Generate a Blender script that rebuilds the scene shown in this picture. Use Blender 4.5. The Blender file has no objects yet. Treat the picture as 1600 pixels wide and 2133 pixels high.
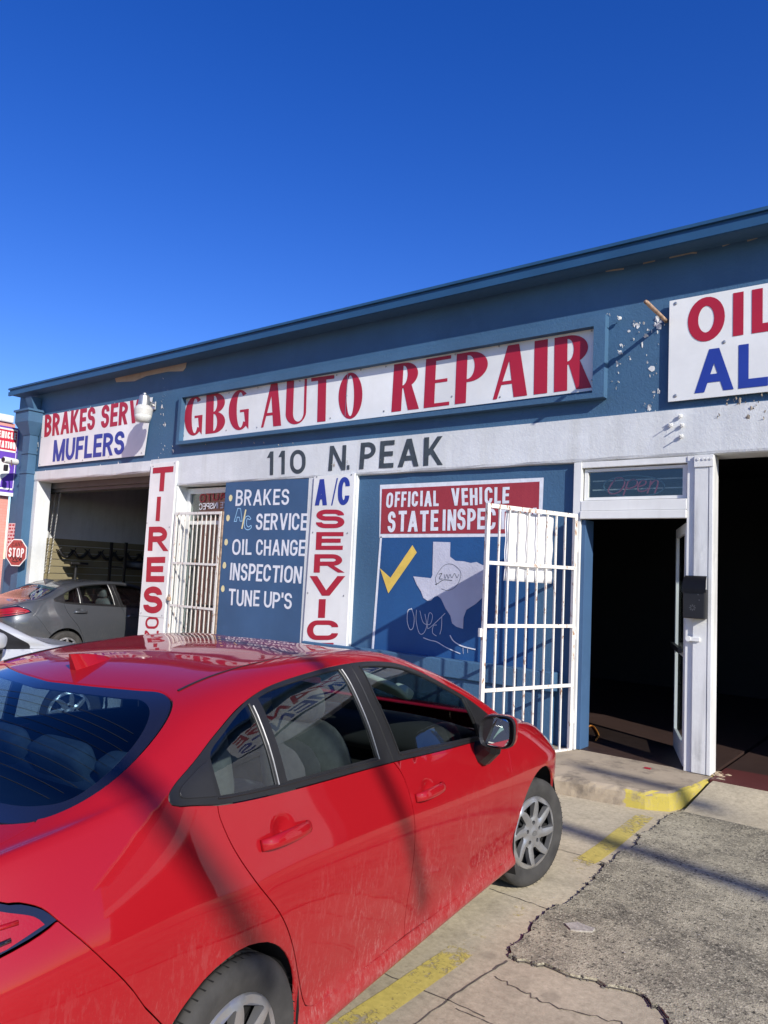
import bpy, bmesh, math, random
import numpy as np
from mathutils import Vector, Matrix
from mathutils.geometry import delaunay_2d_cdt

random.seed(11)
rng = np.random.default_rng(5)
SC = bpy.context.scene
COL = SC.collection
PI = math.pi
def R(d): return math.radians(d)

# ------------------------------------------------------------------ camera
CAM = np.array([0.0, 0.0, 1.83])
CX = np.array([0.7907, 0.6104, 0.0475])          # right
CF = np.array([-0.6121, 0.7862, 0.0848])         # forward
CF = CF / np.linalg.norm(CF)
CX = CX - CF * (CX @ CF); CX /= np.linalg.norm(CX)
CU = np.cross(CX, CF)
cam_d = bpy.data.cameras.new('camera')
cam = bpy.data.objects.new('camera', cam_d); COL.objects.link(cam)
cam.matrix_world = Matrix(((CX[0], CU[0], -CF[0], CAM[0]), (CX[1], CU[1], -CF[1], CAM[1]),
                           (CX[2], CU[2], -CF[2], CAM[2]), (0, 0, 0, 1)))
cam_d.sensor_fit = 'HORIZONTAL'; cam_d.sensor_width = 36.0; cam_d.lens = 36.0 * 1550 / 1600
cam_d.clip_start = 0.05; cam_d.clip_end = 3000
SC.camera = cam

# ------------------------------------------------------------------ sky, sun, exposure
TO_SUN = Vector((0.7924, -0.3685, 0.4861)).normalized()
W = bpy.data.worlds.new('World'); SC.world = W; W.use_nodes = True
nt = W.node_tree; nt.nodes.clear()
sky = nt.nodes.new('ShaderNodeTexSky'); sky.sky_type = 'NISHITA'; sky.sun_disc = False
sky.sun_elevation = math.asin(TO_SUN.z); sky.sun_rotation = math.atan2(TO_SUN.x, TO_SUN.y)
sky.air_density = 1.0; sky.dust_density = 0.3; sky.ozone_density = 4.0; sky.altitude = 0
hs = nt.nodes.new('ShaderNodeHueSaturation'); hs.inputs['Saturation'].default_value = 1.32; hs.inputs['Hue'].default_value = .525
bg = nt.nodes.new('ShaderNodeBackground'); bg.inputs[1].default_value = 0.135
out = nt.nodes.new('ShaderNodeOutputWorld')
nt.links.new(sky.outputs[0], hs.inputs['Color']); nt.links.new(hs.outputs[0], bg.inputs[0]); nt.links.new(bg.outputs[0], out.inputs[0])
sun_d = bpy.data.lights.new('sun', 'SUN'); sun_d.energy = 4.4; sun_d.angle = R(0.53); sun_d.color = (1, 0.95, 0.87)
sun = bpy.data.objects.new('sun', sun_d); COL.objects.link(sun)
sun.rotation_euler = TO_SUN.to_track_quat('Z', 'Y').to_euler(); sun.location = (20, -10, 14)
SC.view_settings.view_transform = 'Standard'; SC.view_settings.look = 'None'
SC.view_settings.exposure = 0.35; SC.view_settings.gamma = 1.0
SC.cycles.use_denoising = True
SC.cycles.max_bounces = 10; SC.cycles.transparent_max_bounces = 24; SC.cycles.caustics_reflective = False; SC.cycles.caustics_refractive = False

# ------------------------------------------------------------------ helpers
YF = 7.42                                           # the plane of the shop front
def ray(px, py):
    return CX * ((px - 800) / 1550) - CU * ((py - 1066.5) / 1550) + CF
def fp(px, py, Y=YF):                               # a traced point of the photo -> metres on the plane y = Y
    d = ray(px, py); t = Y / d[1]
    return (d[0] * t, CAM[2] + d[2] * t)
def gp(px, py, z=0.0):                              # -> metres on the level z
    d = ray(px, py); t = (z - CAM[2]) / d[2]
    return (d[0] * t, d[1] * t)

def setp(o, label=None, cat=None, group=None, kind=None):
    if label: o['label'] = label
    if cat: o['category'] = cat
    if group: o['group'] = group
    if kind: o['kind'] = kind
    return o
def thing(name, label, cat, loc=(0, 0, 0), rz=0, group=None):
    o = bpy.data.objects.new(name, None); COL.objects.link(o); o.empty_display_size = 0.2
    o.location = loc; o.rotation_euler = (0, 0, rz)
    return setp(o, label, cat, group)
def obj(name, bm, mats, parent=None, smooth=False, world=False):
    me = bpy.data.meshes.new(name); bm.to_mesh(me); bm.free()
    for m in (mats if isinstance(mats, (list, tuple)) else [mats]): me.materials.append(m)
    if smooth:
        for p in me.polygons: p.use_smooth = True
    o = bpy.data.objects.new(name, me); COL.objects.link(o)
    if parent is not None:
        o.parent = parent
        if world:
            L = Matrix.Translation(parent.location) @ parent.rotation_euler.to_matrix().to_4x4()
            o.matrix_parent_inverse = L.inverted()
    return o
def BM(): return bmesh.new()
def box(bm, x0, x1, y0, y1, z0, z1, bev=0.0, mi=0):
    vs = [bm.verts.new(p) for p in ((x0, y0, z0), (x1, y0, z0), (x1, y1, z0), (x0, y1, z0), (x0, y0, z1), (x1, y0, z1), (x1, y1, z1), (x0, y1, z1))]
    fs = [bm.faces.new([vs[i] for i in f]) for f in ((0, 3, 2, 1), (4, 5, 6, 7), (0, 1, 5, 4), (1, 2, 6, 5), (2, 3, 7, 6), (3, 0, 4, 7))]
    for f in fs: f.material_index = mi
    if bev:
        bmesh.ops.bevel(bm, geom=list({e for f in fs for e in f.edges}), offset=bev, segments=2, profile=.5, affect='EDGES')
def tube(bm, pts, r, n=8, cap=True):
    pts = [Vector(p) for p in pts]; rs = r if isinstance(r, (list, tuple)) else [r] * len(pts)
    rings = []; ref = None
    for i, p in enumerate(pts):
        d = (pts[min(i + 1, len(pts) - 1)] - pts[max(i - 1, 0)]).normalized()
        if ref is None:
            ref = Vector((0, 0, 1)) if abs(d.z) < .9 else Vector((1, 0, 0))
        a = d.cross(ref).normalized(); b = a.cross(d).normalized(); ref = b
        rings.append([bm.verts.new(p + (a * math.cos(2 * PI * k / n) + b * math.sin(2 * PI * k / n)) * rs[i]) for k in range(n)])
    for A, B in zip(rings, rings[1:]):
        for k in range(n): bm.faces.new((A[k], A[(k + 1) % n], B[(k + 1) % n], B[k]))
    if cap:
        bm.faces.new(rings[0][::-1]); bm.faces.new(rings[-1])
def bar(bm, a, b, w, h=None, up=(0, 0, 1)):
    """a square bar from a to b"""
    a = Vector(a); b = Vector(b); h = h or w; d = (b - a).normalized(); u = Vector(up)
    if abs(d.dot(u)) > .95: u = Vector((0, 1, 0))
    s = d.cross(u).normalized(); u = s.cross(d).normalized()
    v = [bm.verts.new(p + s * (i * w / 2) + u * (j * h / 2)) for p in (a, b) for i, j in ((-1, -1), (1, -1), (1, 1), (-1, 1))]
    for f in ((3, 2, 1, 0), (4, 5, 6, 7), (0, 1, 5, 4), (1, 2, 6, 5), (2, 3, 7, 6), (3, 0, 4, 7)): bm.faces.new([v[i] for i in f])
def lathe(bm, prof, n=32, axis='Z', org=(0, 0, 0), close=False):
    """prof: (radius, height) list"""
    rings = []
    for r, h in prof:
        ring = []
        for k in range(n):
            a = 2 * PI * k / n; p = (r * math.cos(a), r * math.sin(a), h)
            if axis == 'Y': p = (p[0], p[2], p[1])
            if axis == 'X': p = (p[2], p[0], p[1])
            ring.append(bm.verts.new((p[0] + org[0], p[1] + org[1], p[2] + org[2])))
        rings.append(ring)
    for A, B in zip(rings, rings[1:]):
        for k in range(n): bm.faces.new((A[k], A[(k + 1) % n], B[(k + 1) % n], B[k]))
    if not close:
        bm.faces.new(rings[0][::-1]); bm.faces.new(rings[-1])
    bmesh.ops.recalc_face_normals(bm, faces=bm.faces[:])

def inside(poly, P):
    poly = np.asarray(poly, float); P = np.asarray(P, float); r = np.zeros(len(P), bool)
    a = poly; b = np.roll(poly, -1, 0)
    for (x0, y0), (x1, y1) in zip(a, b):
        if y0 == y1: continue
        c = ((y0 > P[:, 1]) != (y1 > P[:, 1])) & (P[:, 0] < (x1 - x0) * (P[:, 1] - y0) / (y1 - y0) + x0)
        r ^= c
    return r
def cdt_region(outer, holes=(), pts=()):
    """triangles of a region with holes; returns vertices (n,2), triangles and the boundary loops"""
    loops = [np.asarray(outer, float)] + [np.asarray(h, float) for h in holes]
    co = []; ed = []
    for L in loops:
        s = len(co); n = len(L)
        co += [Vector((float(p[0]), float(p[1]))) for p in L]; ed += [(s + i, s + (i + 1) % n) for i in range(n)]
    co += [Vector((float(p[0]), float(p[1]))) for p in pts]
    v, e, f, ov, oe, of = delaunay_2d_cdt(co, ed, [], 0, 1e-6)
    V = np.array([(p.x, p.y) for p in v]); T = [t for t in f if len(t) >= 3]
    T = np.array([t[:3] for t in T])
    c = V[T].mean(1); ok = inside(loops[0], c)
    for h in loops[1:]: ok &= ~inside(h, c)
    return V, T[ok]
def plate(bm, outer, holes, to3, depth_vec, mi=0):
    """a flat panel from a 2-D outline, given thickness along depth_vec"""
    V, T = cdt_region(outer, holes)
    dv = Vector(depth_vec)
    A = [bm.verts.new(to3(*p)) for p in V]; B = [bm.verts.new(Vector(to3(*p)) + dv) for p in V]
    cnt = {}
    for t in T:
        for i in range(3):
            a, b = int(t[i]), int(t[(i + 1) % 3]); cnt[(a, b)] = cnt.get((a, b), 0) + 1
    for t in T:
        f = bm.faces.new([A[i] for i in t]); f.material_index = mi
        f = bm.faces.new([B[i] for i in t[::-1]]); f.material_index = mi
    for (a, b) in cnt:
        if (b, a) not in cnt:
            f = bm.faces.new((A[b], A[a], B[a], B[b])); f.material_index = mi
    bmesh.ops.recalc_face_normals(bm, faces=bm.faces[:])
def fplate(name, pts, mat, parent, Y=YF, t=0.02, holes=(), px=True, **k):
    """a plate lying on the shop front; its face is at y = Y, it reaches t back into the wall"""
    bm = BM()
    o = [fp(*p, Y) for p in pts] if px else pts
    hs = [[fp(*p, Y) for p in h] for h in holes] if px else holes
    plate(bm, o, hs, lambda x, z: (x, Y, z), (0, t, 0))
    return obj(name, bm, mat, parent, **k)

# ------------------------------------------------------------------ materials
def mat(name): 
    m = bpy.data.materials.new(name); m.use_nodes = True
    return m, m.node_tree, m.node_tree.nodes['Principled BSDF']
def N(t, kind, **kw):
    n = t.nodes.new('ShaderNode' + kind)
    for k, v in kw.items():
        if k.startswith('i_'): n.inputs[k[2:].replace('_', ' ')].default_value = v
        elif k.startswith('n_'): n.inputs[int(k[2:])].default_value = v
        else: setattr(n, k, v)
    return n
def L(t, a, b): t.links.new(a, b)
def coords(t, world=True, scale=(1, 1, 1)):
    g = N(t, 'NewGeometry') if world else N(t, 'TexCoord')
    mp = N(t, 'Mapping'); mp.inputs['Scale'].default_value = scale
    L(t, g.outputs['Position'] if world else g.outputs['Object'], mp.inputs[0])
    return mp.outputs[0]
def noise(t, co, scale, detail=4, rough=.55, dist=0):
    n = N(t, 'TexNoise'); n.inputs['Scale'].default_value = scale; n.inputs['Detail'].default_value = detail
    n.inputs['Roughness'].default_value = rough; n.inputs['Distortion'].default_value = dist
    L(t, co, n.inputs['Vector']); return n.outputs[0]
def ramp(t, fac, a, b, c0=(0, 0, 0, 1), c1=(1, 1, 1, 1)):
    r = N(t, 'ValToRGB'); r.color_ramp.elements[0].position = a; r.color_ramp.elements[1].position = b
    r.color_ramp.elements[0].color = c0; r.color_ramp.elements[1].color = c1
    L(t, fac, r.inputs[0]); return r.outputs[0]
def mix(t, fac, a, b, mode='MIX'):
    m = N(t, 'MixRGB', blend_type=mode)
    for i, v in ((0, fac), (1, a), (2, b)):
        if hasattr(v, 'node'): L(t, v, m.inputs[i])
        else: m.inputs[i].default_value = v if i == 0 else (*v, 1) if len(v) == 3 else v
    return m.outputs[0]
def math_(t, op, a, b=0.5, clamp=False):
    m = N(t, 'Math', operation=op, use_clamp=clamp)
    for i, v in ((0, a), (1, b)):
        if hasattr(v, 'node'): L(t, v, m.inputs[i])
        else: m.inputs[i].default_value = v
    return m.outputs[0]
def bump(t, b, h, strength, dist=0.01):
    n = N(t, 'Bump'); n.inputs['Strength'].default_value = strength; n.inputs['Distance'].default_value = dist
    L(t, h, n.inputs['Height']); L(t, n.outputs[0], b.inputs['Normal'])
def plain(name, col, rough=.5, metal=0, var=.12, nscale=6, bstr=0.0, coat=0):
    m, t, b = mat(name); co = coords(t, False)
    nz = noise(t, co, nscale, 5)
    dk = tuple(c * (1 - var) for c in col); lt = tuple(min(1, c * (1 + var)) for c in col)
    L(t, mix(t, ramp(t, nz, .3, .7), dk, lt), b.inputs['Base Color'])
    b.inputs['Roughness'].default_value = rough; b.inputs['Metallic'].default_value = metal
    b.inputs['Coat Weight'].default_value = coat
    if bstr: bump(t, b, noise(t, co, nscale * 12, 4), bstr, .004)
    return m
def stucco(name, col, stain=(.5, .5, .5), amount=.25, chip=0.0, chipcol=(.7, .7, .68), bstr=.6, rough=.75):
    m, t, b = mat(name); co = coords(t, True)
    big = noise(t, co, .9, 6, .6); streak = noise(t, coords(t, True, (5, 5, .45)), 1.6, 5, .6); fine = noise(t, co, 9, 6, .65)
    c = mix(t, ramp(t, big, .35, .75), tuple(x * .84 for x in col), tuple(min(1, x * 1.10) for x in col))
    c = mix(t, math_(t, 'MULTIPLY', ramp(t, streak, .5, .8), amount), c, tuple(x * y for x, y in zip(col, stain)))
    sm = noise(t, coords(t, True, (1, 1, .8)), 2.7, 7, .72)
    c = mix(t, math_(t, 'MULTIPLY', ramp(t, sm, .54, .72), amount * .8), c, tuple(min(1, x * 1.22 + .012) for x in col))
    if chip:
        v = N(t, 'TexVoronoi', feature='F1'); v.inputs['Scale'].default_value = 14; v.inputs['Randomness'].default_value = 1
        L(t, co, v.inputs['Vector'])
        gate = ramp(t, noise(t, co, 1.3, 3), .60, .70)
        ch = math_(t, 'MULTIPLY', ramp(t, math_(t, 'ADD', v.outputs['Distance'], math_(t, 'MULTIPLY', fine, .5)), .36, .40, (1, 1, 1, 1), (0, 0, 0, 1)), gate)
        c = mix(t, math_(t, 'MULTIPLY', ch, chip), c, chipcol)
    L(t, c, b.inputs['Base Color']); b.inputs['Roughness'].default_value = rough
    h = math_(t, 'ADD', math_(t, 'MULTIPLY', noise(t, co, 26, 6, .6), .6), math_(t, 'MULTIPLY', noise(t, coords(t, True, (1, 1, .5)), 90, 4), .4))
    bump(t, b, h, bstr, .012)
    return m
BLUE = (.049, .127, .228)
M = {}
M['blue'] = stucco('blue_stucco', BLUE, (.75, .8, .85), .35)
M['mural_blue'] = stucco('mural_blue_paint', (.012, .085, .245), (.8, .8, .9), .3, bstr=.4)
M['board_blue'] = stucco('board_blue_paint', (.044, .108, .220), (.8, .85, .9), .4, bstr=.12)
M['white'] = stucco('white_stucco', (.70, .72, .715), (.70, .68, .62), .45, bstr=.45)
M['white_trim'] = stucco('white_trim_paint', (.80, .80, .765), (.65, .62, .57), .35, bstr=.15, rough=.55)
M['bare'] = stucco('bare_plaster', (.42, .36, .28), (.6, .55, .5), .6, bstr=1.0)
M['fascia'] = plain('fascia_blue_metal', (.022, .080, .170), .42, 0, .1, 2)
M['sign_white'] = stucco('sign_white_vinyl', (.84, .845, .81), (.86, .84, .80), .3, bstr=.02, rough=.42)
M['red_letter'] = plain('red_sign_letters', (.42, .013, .035), .45, 0, .06, 3)
M['navy_letter'] = plain('blue_sign_letters', (.018, .045, .30), .45, 0, .06, 3)
M['dark_letter'] = plain('charcoal_painted_letters', (.045, .060, .072), .7, 0, .25, 12)
M['white_letter'] = plain('white_painted_letters', (.72, .74, .78), .7, 0, .1, 14)
M['mural_red'] = stucco('mural_red_paint', (.33, .030, .045), (1.25, 1.6, 1.5), .5, bstr=.3)
M['yellow_letter'] = plain('yellow_painted_mark', (.75, .52, .10), .7, 0, .1, 10)
M['cream_dot'] = plain('cream_painted_dots', (.75, .66, .36), .7, 0, .1, 10)
M['lightblue_line'] = plain('pale_blue_outline', (.35, .62, .85), .7)
M['texas'] = stucco('lilac_white_paint', (.56, .57, .66), (.8, .8, .8), .4, bstr=.6)
M['steel'] = plain('galvanised_steel', (.45, .45, .44), .4, .8, .2, 8)
M['black'] = plain('black_plastic', (.012, .012, .013), .45, 0, .2, 8)
M['dark'] = plain('dark_void_paint', (.012, .012, .013), .9)
M['rust'] = plain('rusty_pipe', (.40, .27, .18), .8, .1, .5, 16, .3)
def glass(name, tint, refl=1.0, rough=0.0):
    m = bpy.data.materials.new(name); m.use_nodes = True; t = m.node_tree; t.nodes.clear()
    tr = N(t, 'BsdfTransparent'); tr.inputs[0].default_value = (*tint, 1)
    gl = N(t, 'BsdfGlossy'); gl.inputs['Roughness'].default_value = rough; gl.inputs[0].default_value = (1, 1, 1, 1)
    lw = N(t, 'LayerWeight'); lw.inputs[0].default_value = .5
    mx = N(t, 'MixShader'); o = N(t, 'OutputMaterial')
    k = math_(t, 'MULTIPLY', math_(t, 'ADD', math_(t, 'MULTIPLY', math_(t, 'POWER', lw.outputs['Facing'], 5.0), .92), .045), refl, True)
    L(t, k, mx.inputs[0]); L(t, tr.outputs[0], mx.inputs[1]); L(t, gl.outputs[0], mx.inputs[2]); L(t, mx.outputs[0], o.inputs[0])
    return m
M['glass'] = glass('window_glass', (.75, .80, .80), 1.6)
M['car_glass'] = glass('car_side_glass', (.56, .63, .62), 1.9)
M['rear_glass'] = glass('car_rear_glass', (.22, .34, .46), 1.4)
def gate_paint():
    m, t, b = mat('white_gate_paint_rusting'); co = coords(t, False)
    r = ramp(t, noise(t, coords(t, False, (24, 24, 9)), 1.0, 6, .7), .57, .63)
    L(t, mix(t, r, (.74, .72, .66), (.30, .14, .06)), b.inputs['Base Color']); b.inputs['Roughness'].default_value = .5
    bump(t, b, noise(t, co, 60, 4), .25, .003)
    return m
M['gate'] = gate_paint()

# ------------------------------------------------------------------ lettering
A_ = {
 'A': (.74, [('d', (0, 0), (.37, 1)), ('d', (.37, 1), (.74, 0)), ('l', (.16, .27), (.58, .27))]),
 'B': (.62, [('l', (0, 0), (0, 1)), ('r', (0, 1), (.58, 1), (.58, .53), (0, .53)), ('r', (0, .53), (.62, .53), (.62, 0), (0, 0))]),
 'C': (.64, [('r', (.62, .70), (.62, 1), (0, 1), (0, 0), (.62, 0), (.62, .30))]),
 'D': (.64, [('l', (0, 0), (0, 1)), ('r', (0, 1), (.64, 1), (.64, 0), (0, 0))]),
 'E': (.54, [('l', (0, 0), (0, 1)), ('l', (0, 1), (.54, 1)), ('l', (0, .52), (.48, .52)), ('l', (0, 0), (.54, 0))]),
 'F': (.52, [('l', (0, 0), (0, 1)), ('l', (0, 1), (.52, 1)), ('l', (0, .50), (.45, .50))]),
 'G': (.66, [('r', (.64, .72), (.64, 1), (0, 1), (0, 0), (.66, 0), (.66, .46)), ('l', (.66, .46), (.38, .46))]),
 'H': (.64, [('l', (0, 0), (0, 1)), ('l', (.64, 0), (.64, 1)), ('l', (0, .52), (.64, .52))]),
 'I': (None, [('l', (0, 0), (0, 1))]),
 'K': (.66, [('l', (0, 0), (0, 1)), ('d', (.04, .36), (.62, 1)), ('d', (.20, .56), (.66, 0))]),
 'L': (.52, [('l', (0, 0), (0, 1)), ('l', (0, 0), (.52, 0))]),
 'M': (.82, [('l', (0, 0), (0, 1)), ('l', (.82, 0), (.82, 1)), ('d', (0, 1), (.41, 0)), ('d', (.41, 0), (.82, 1))]),
 'N': (.64, [('l', (0, 0), (0, 1)), ('l', (.64, 0), (.64, 1)), ('d', (0, 1), (.64, 0))]),
 'O': (.70, [('o', (0, 0), (0, 1), (.70, 1), (.70, 0))]),
 '0': (.60, [('o', (0, 0), (0, 1), (.60, 1), (.60, 0))]),
 'P': (.60, [('l', (0, 0), (0, 1)), ('r', (0, 1), (.60, 1), (.60, .46), (0, .46))]),
 'R': (.64, [('l', (0, 0), (0, 1)), ('r', (0, 1), (.60, 1), (.60, .48), (0, .48)), ('d', (.28, .50), (.64, 0))]),
 'S': (.60, [('r', (.58, .74), (.58, 1), (0, 1), (0, .53), (.60, .53), (.60, 0), (0, 0), (0, .26))]),
 'T': (.62, [('l', (0, 1), (.62, 1)), ('l', (.31, 0), (.31, 1))]),
 'U': (.64, [('r', (0, 1.0), (0, 0), (.64, 0), (.64, 1.0))]),
 'V': (.70, [('d', (0, 1), (.35, 0)), ('d', (.35, 0), (.70, 1))]),
 '1': (.26, [('l', (.26, 0), (.26, 1)), ('d', (0, .74), (.26, 1))]),
 '.': (None, [('l', (0, 0), (0, .02))]),
 "'": (None, [('l', (0, 1), (0, .80))]),
 '/': (.34, [('d', (0, 0), (.34, 1))]),
 ' ': (.34, []),
}
def fillet(P, closed, rad):
    out = []; n = len(P); P = [np.array(p, float) for p in P]
    for i in range(n):
        if not closed and i in (0, n - 1): out.append(P[i]); continue
        a, p, b = P[i - 1], P[i], P[(i + 1) % n]
        def lim(q, j):
            l = np.linalg.norm(q - p); end = (not closed) and (j in (0, n - 1))
            return min(rad, l * (.98 if end else .5))
        la, lb = lim(a, (i - 1) % n), lim(b, (i + 1) % n)
        pa = p + (a - p) / np.linalg.norm(a - p) * la; pb = p + (b - p) / np.linalg.norm(b - p) * lb
        for k in range(9):
            t = k / 8; c1 = pa + (p - pa) * .56; c2 = pb + (p - pb) * .56
            out.append((1 - t)**3 * pa + 3 * (1 - t)**2 * t * c1 + 3 * (1 - t) * t * t * c2 + t**3 * pb)
    q = [out[0]]
    for p in out[1:]:
        if np.linalg.norm(p - q[-1]) > 1e-5: q.append(p)
    if closed and np.linalg.norm(q[0] - q[-1]) < 1e-5: q.pop()
    return q
def strip(P, closed, wx, wy, cap):
    """an elliptical-pen stroke -> quads"""
    P = [np.array((p[0] / wx, p[1] / wy)) for p in P]
    n = len(P)
    if not closed and cap:
        d = P[0] - P[1]; P[0] = P[0] + d / np.linalg.norm(d) * .5; d = P[-1] - P[-2]; P[-1] = P[-1] + d / np.linalg.norm(d) * .5
    Lf, Rt = [], []
    for i in range(n):
        a = P[i - 1] if (closed or i > 0) else None; b = P[(i + 1) % n] if (closed or i < n - 1) else None
        d1 = (P[i] - a) if a is not None else None; d2 = (b - P[i]) if b is not None else None
        if d1 is None: d1 = d2
        if d2 is None: d2 = d1
        d1 = d1 / (np.linalg.norm(d1) + 1e-9); d2 = d2 / (np.linalg.norm(d2) + 1e-9)
        n1 = np.array((-d1[1], d1[0])); n2 = np.array((-d2[1], d2[0])); m = n1 + n2; m /= np.linalg.norm(m) + 1e-9
        k = .5 / max(.5, m @ n1)
        Lf.append(P[i] + m * k); Rt.append(P[i] - m * k)
    q = []
    for i in range(n if closed else n - 1):
        j = (i + 1) % n
        q.append([(p[0] * wx, p[1] * wy) for p in (Lf[i], Lf[j], Rt[j], Rt[i])])
    return q
def glyph_polys(ch, x0, w, H, wx, wy, rho):
    gw, strokes = A_[ch]
    out = []
    def mp(g, full=False):
        x = x0 + (wx / 2 if gw is None else wx / 2 + g[0] / gw * max(w - wx, 1e-4))
        y = (g[1] * H) if full else wy / 2 + g[1] * (H - wy)
        return (x, y)
    for s in strokes:
        k, P = s[0], s[1:]
        if k == 'l': out += strip([mp(p) for p in P], False, wx, wy, True)
        elif k == 'd':
            a, b = mp(P[0], True), mp(P[1], True); h = wx * .5 * 1.04
            out.append([(a[0] - h, a[1]), (a[0] + h, a[1]), (b[0] + h, b[1]), (b[0] - h, b[1])])
        else:
            Q = [mp(p) for p in P]
            # unit-pen fillet radius so that bowls come out round
            Q = fillet(Q, k == 'o', rho * min(H, w * 1.25))
            if ch == 'U': Q[0] = np.array((Q[0][0], H)); Q[-1] = np.array((Q[-1][0], H))
            out += strip(Q, k == 'o', wx, wy, False)
    return out
def ell(cx, cy, rx, ry, cx2, cy2, rx2, ry2, a0, a1, n=22):
    q = []; an = [R(a0 + (a1 - a0) * i / n) for i in range(n + 1)]
    o = [(cx + rx * math.cos(a), cy + ry * math.sin(a)) for a in an]; i_ = [(cx2 + rx2 * math.cos(a), cy2 + ry2 * math.sin(a)) for a in an]
    return [[o[k], o[k + 1], i_[k + 1], i_[k]] for k in range(n)]
def rect(x0, x1, y0, y1): return [(x0, y0), (x1, y0), (x1, y1), (x0, y1)]
# thick-and-thin hand-lettered capitals: (width, quads)
B_ = {
 'O': (.54, ell(.27, .5, .27, .5, .27, .5, .085, .44, 0, 360, 40)),
 'G': (.46, ell(.25, .5, .25, .5, .27, .5, .085, .44, 50, 318, 34) + [[(.345, .50), (.46, .50), (.45, .0), (.385, .10)], rect(.26, .46, .44, .50)]),
 'B': (.47, [rect(0, .19, 0, 1), rect(.1, .22, .94, 1), rect(.1, .22, .485, .54), rect(.1, .22, 0, .06)]
      + ell(.21, .75, .25, .25, .19, .745, .085, .205, -90, 90) + ell(.21, .265, .26, .265, .19, .27, .09, .215, -90, 90)),
 'A': (.54, [[(0, 0), (.065, 0), (.325, 1), (.22, 1)], [(.33, 0), (.54, 0), (.40, 1), (.215, 1)], rect(.10, .40, .26, .325)]),
 'U': (.52, [rect(0, .19, .25, 1), rect(.46, .52, .25, 1)] + ell(.26, .26, .26, .26, .325, .26, .135, .205, 180, 360)),
 'T': (.56, [rect(0, .56, .92, 1), rect(.17, .37, 0, .95)]),
 'R': (.52, [rect(0, .19, 0, 1), rect(.1, .22, .94, 1), rect(.1, .24, .47, .53), [(.20, .52), (.36, .54), (.53, 0), (.32, 0)]]
      + ell(.21, .735, .27, .265, .19, .735, .09, .205, -90, 90)),
 'E': (.46, [rect(0, .19, 0, 1), rect(.1, .46, .93, 1), rect(.1, .41, .48, .545), rect(.1, .46, 0, .07)]),
 'P': (.54, [rect(0, .19, 0, 1), rect(.1, .24, .94, 1), rect(.1, .24, .41, .47)] + ell(.23, .705, .31, .295, .20, .705, .12, .235, -90, 90)),
 'I': (.20, [rect(0, .20, 0, 1)]),
}
def layout(s, Wm, H, wx, wy, gap=.16, rho=.34, font='A', space=.5):
    """polygons of the line s filling Wm x H metres"""
    if font == 'B':
        ws = [B_[c][0] for c in s]; tot = sum(ws) * H; g = (Wm - tot) / max(1, len(s) - 1)
        k = 1.0
        if g < .06 * H: g = .08 * H; k = (Wm - g * (len(s) - 1)) / tot
        if g > .2 * H: g = .13 * H; k = (Wm - g * (len(s) - 1)) / tot
        x = 0; out = []
        for c, w in zip(s, ws):
            out.append([[(x + p[0] * H * k, p[1] * H) for p in q] for q in B_[c][1]]); x += w * H * k + g
        return out
    fix = 0; var = 0
    for c in s:
        if c == ' ': fix += space * H
        elif A_[c][0] is None: fix += wx
        else: var += A_[c][0]
    fix += gap * H * (len(s) - 1); sx = (Wm - fix) / max(var, 1e-6) if var else 1
    x = 0; out = []
    for c in s:
        if c == ' ': w = space * H
        elif A_[c][0] is None: w = wx
        else: w = A_[c][0] * sx
        if c != ' ': out.append(glyph_polys(c, x, w, H, wx, wy, rho))
        x += w + gap * H
    return out
def union_faces(bm, polys, to3):
    """one flat, non-overlapping sheet out of overlapping convex polygons"""
    co = []; fs = []
    for q in polys:
        ar = sum(q[i][0] * q[(i + 1) % len(q)][1] - q[(i + 1) % len(q)][0] * q[i][1] for i in range(len(q)))
        if abs(ar) < 1e-9: continue
        if ar < 0: q = q[::-1]
        s = len(co); co += [Vector((float(p[0]), float(p[1]))) for p in q]; fs.append(list(range(s, s + len(q))))
    if not fs: return
    v, e, f, ov, oe, of = delaunay_2d_cdt(co, [], fs, 1, 1e-6)
    nv = [bm.verts.new(to3(p.x, p.y)) for p in v]
    for t, o in zip(f, of):
        if o and len(t) >= 3:
            try: bm.faces.new([nv[i] for i in t])
            except ValueError: pass
def text(name, s, quad, mt, parent, Y=YF, px=True, wx=.16, wy=.16, off=.004, to3=None, bmx=None, jit=0.0, **k):
    """painted words: quad = bottom-left, bottom-right, top-right, top-left of the line in the photo (or metres)"""
    q = [np.array(fp(*p, Y)) if px else np.array(p, float) for p in quad]
    Wm = (np.linalg.norm(q[1] - q[0]) + np.linalg.norm(q[2] - q[3])) / 2; H = (np.linalg.norm(q[3] - q[0]) + np.linalg.norm(q[2] - q[1])) / 2
    bm = bmx or BM()
    T = to3 or (lambda x, z: (x, Y - off, z))
    def m3(x, y):
        u, v = x / Wm, y / H
        p = q[0] * (1 - u) * (1 - v) + q[1] * u * (1 - v) + q[2] * u * v + q[3] * (1 - u) * v
        return T(p[0], p[1])
    for g in layout(s, Wm, H, wx * H, wy * H, **k):
        dx, dy = (random.uniform(-jit, jit) * H, random.uniform(-jit, jit) * H) if jit else (0, 0)
        union_faces(bm, [[(p[0] + dx, p[1] + dy) for p in qd] for qd in g], m3)
    if bmx is None: return obj(name, bm, mt, parent)
def ribbon(bm, pts, w, to3, closed=False):
    pts = [np.array(p, float) for p in pts]
    for qd in strip(pts, closed, w, w, False):
        try: bm.faces.new([bm.verts.new(to3(*p)) for p in qd])
        except ValueError: pass
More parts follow.
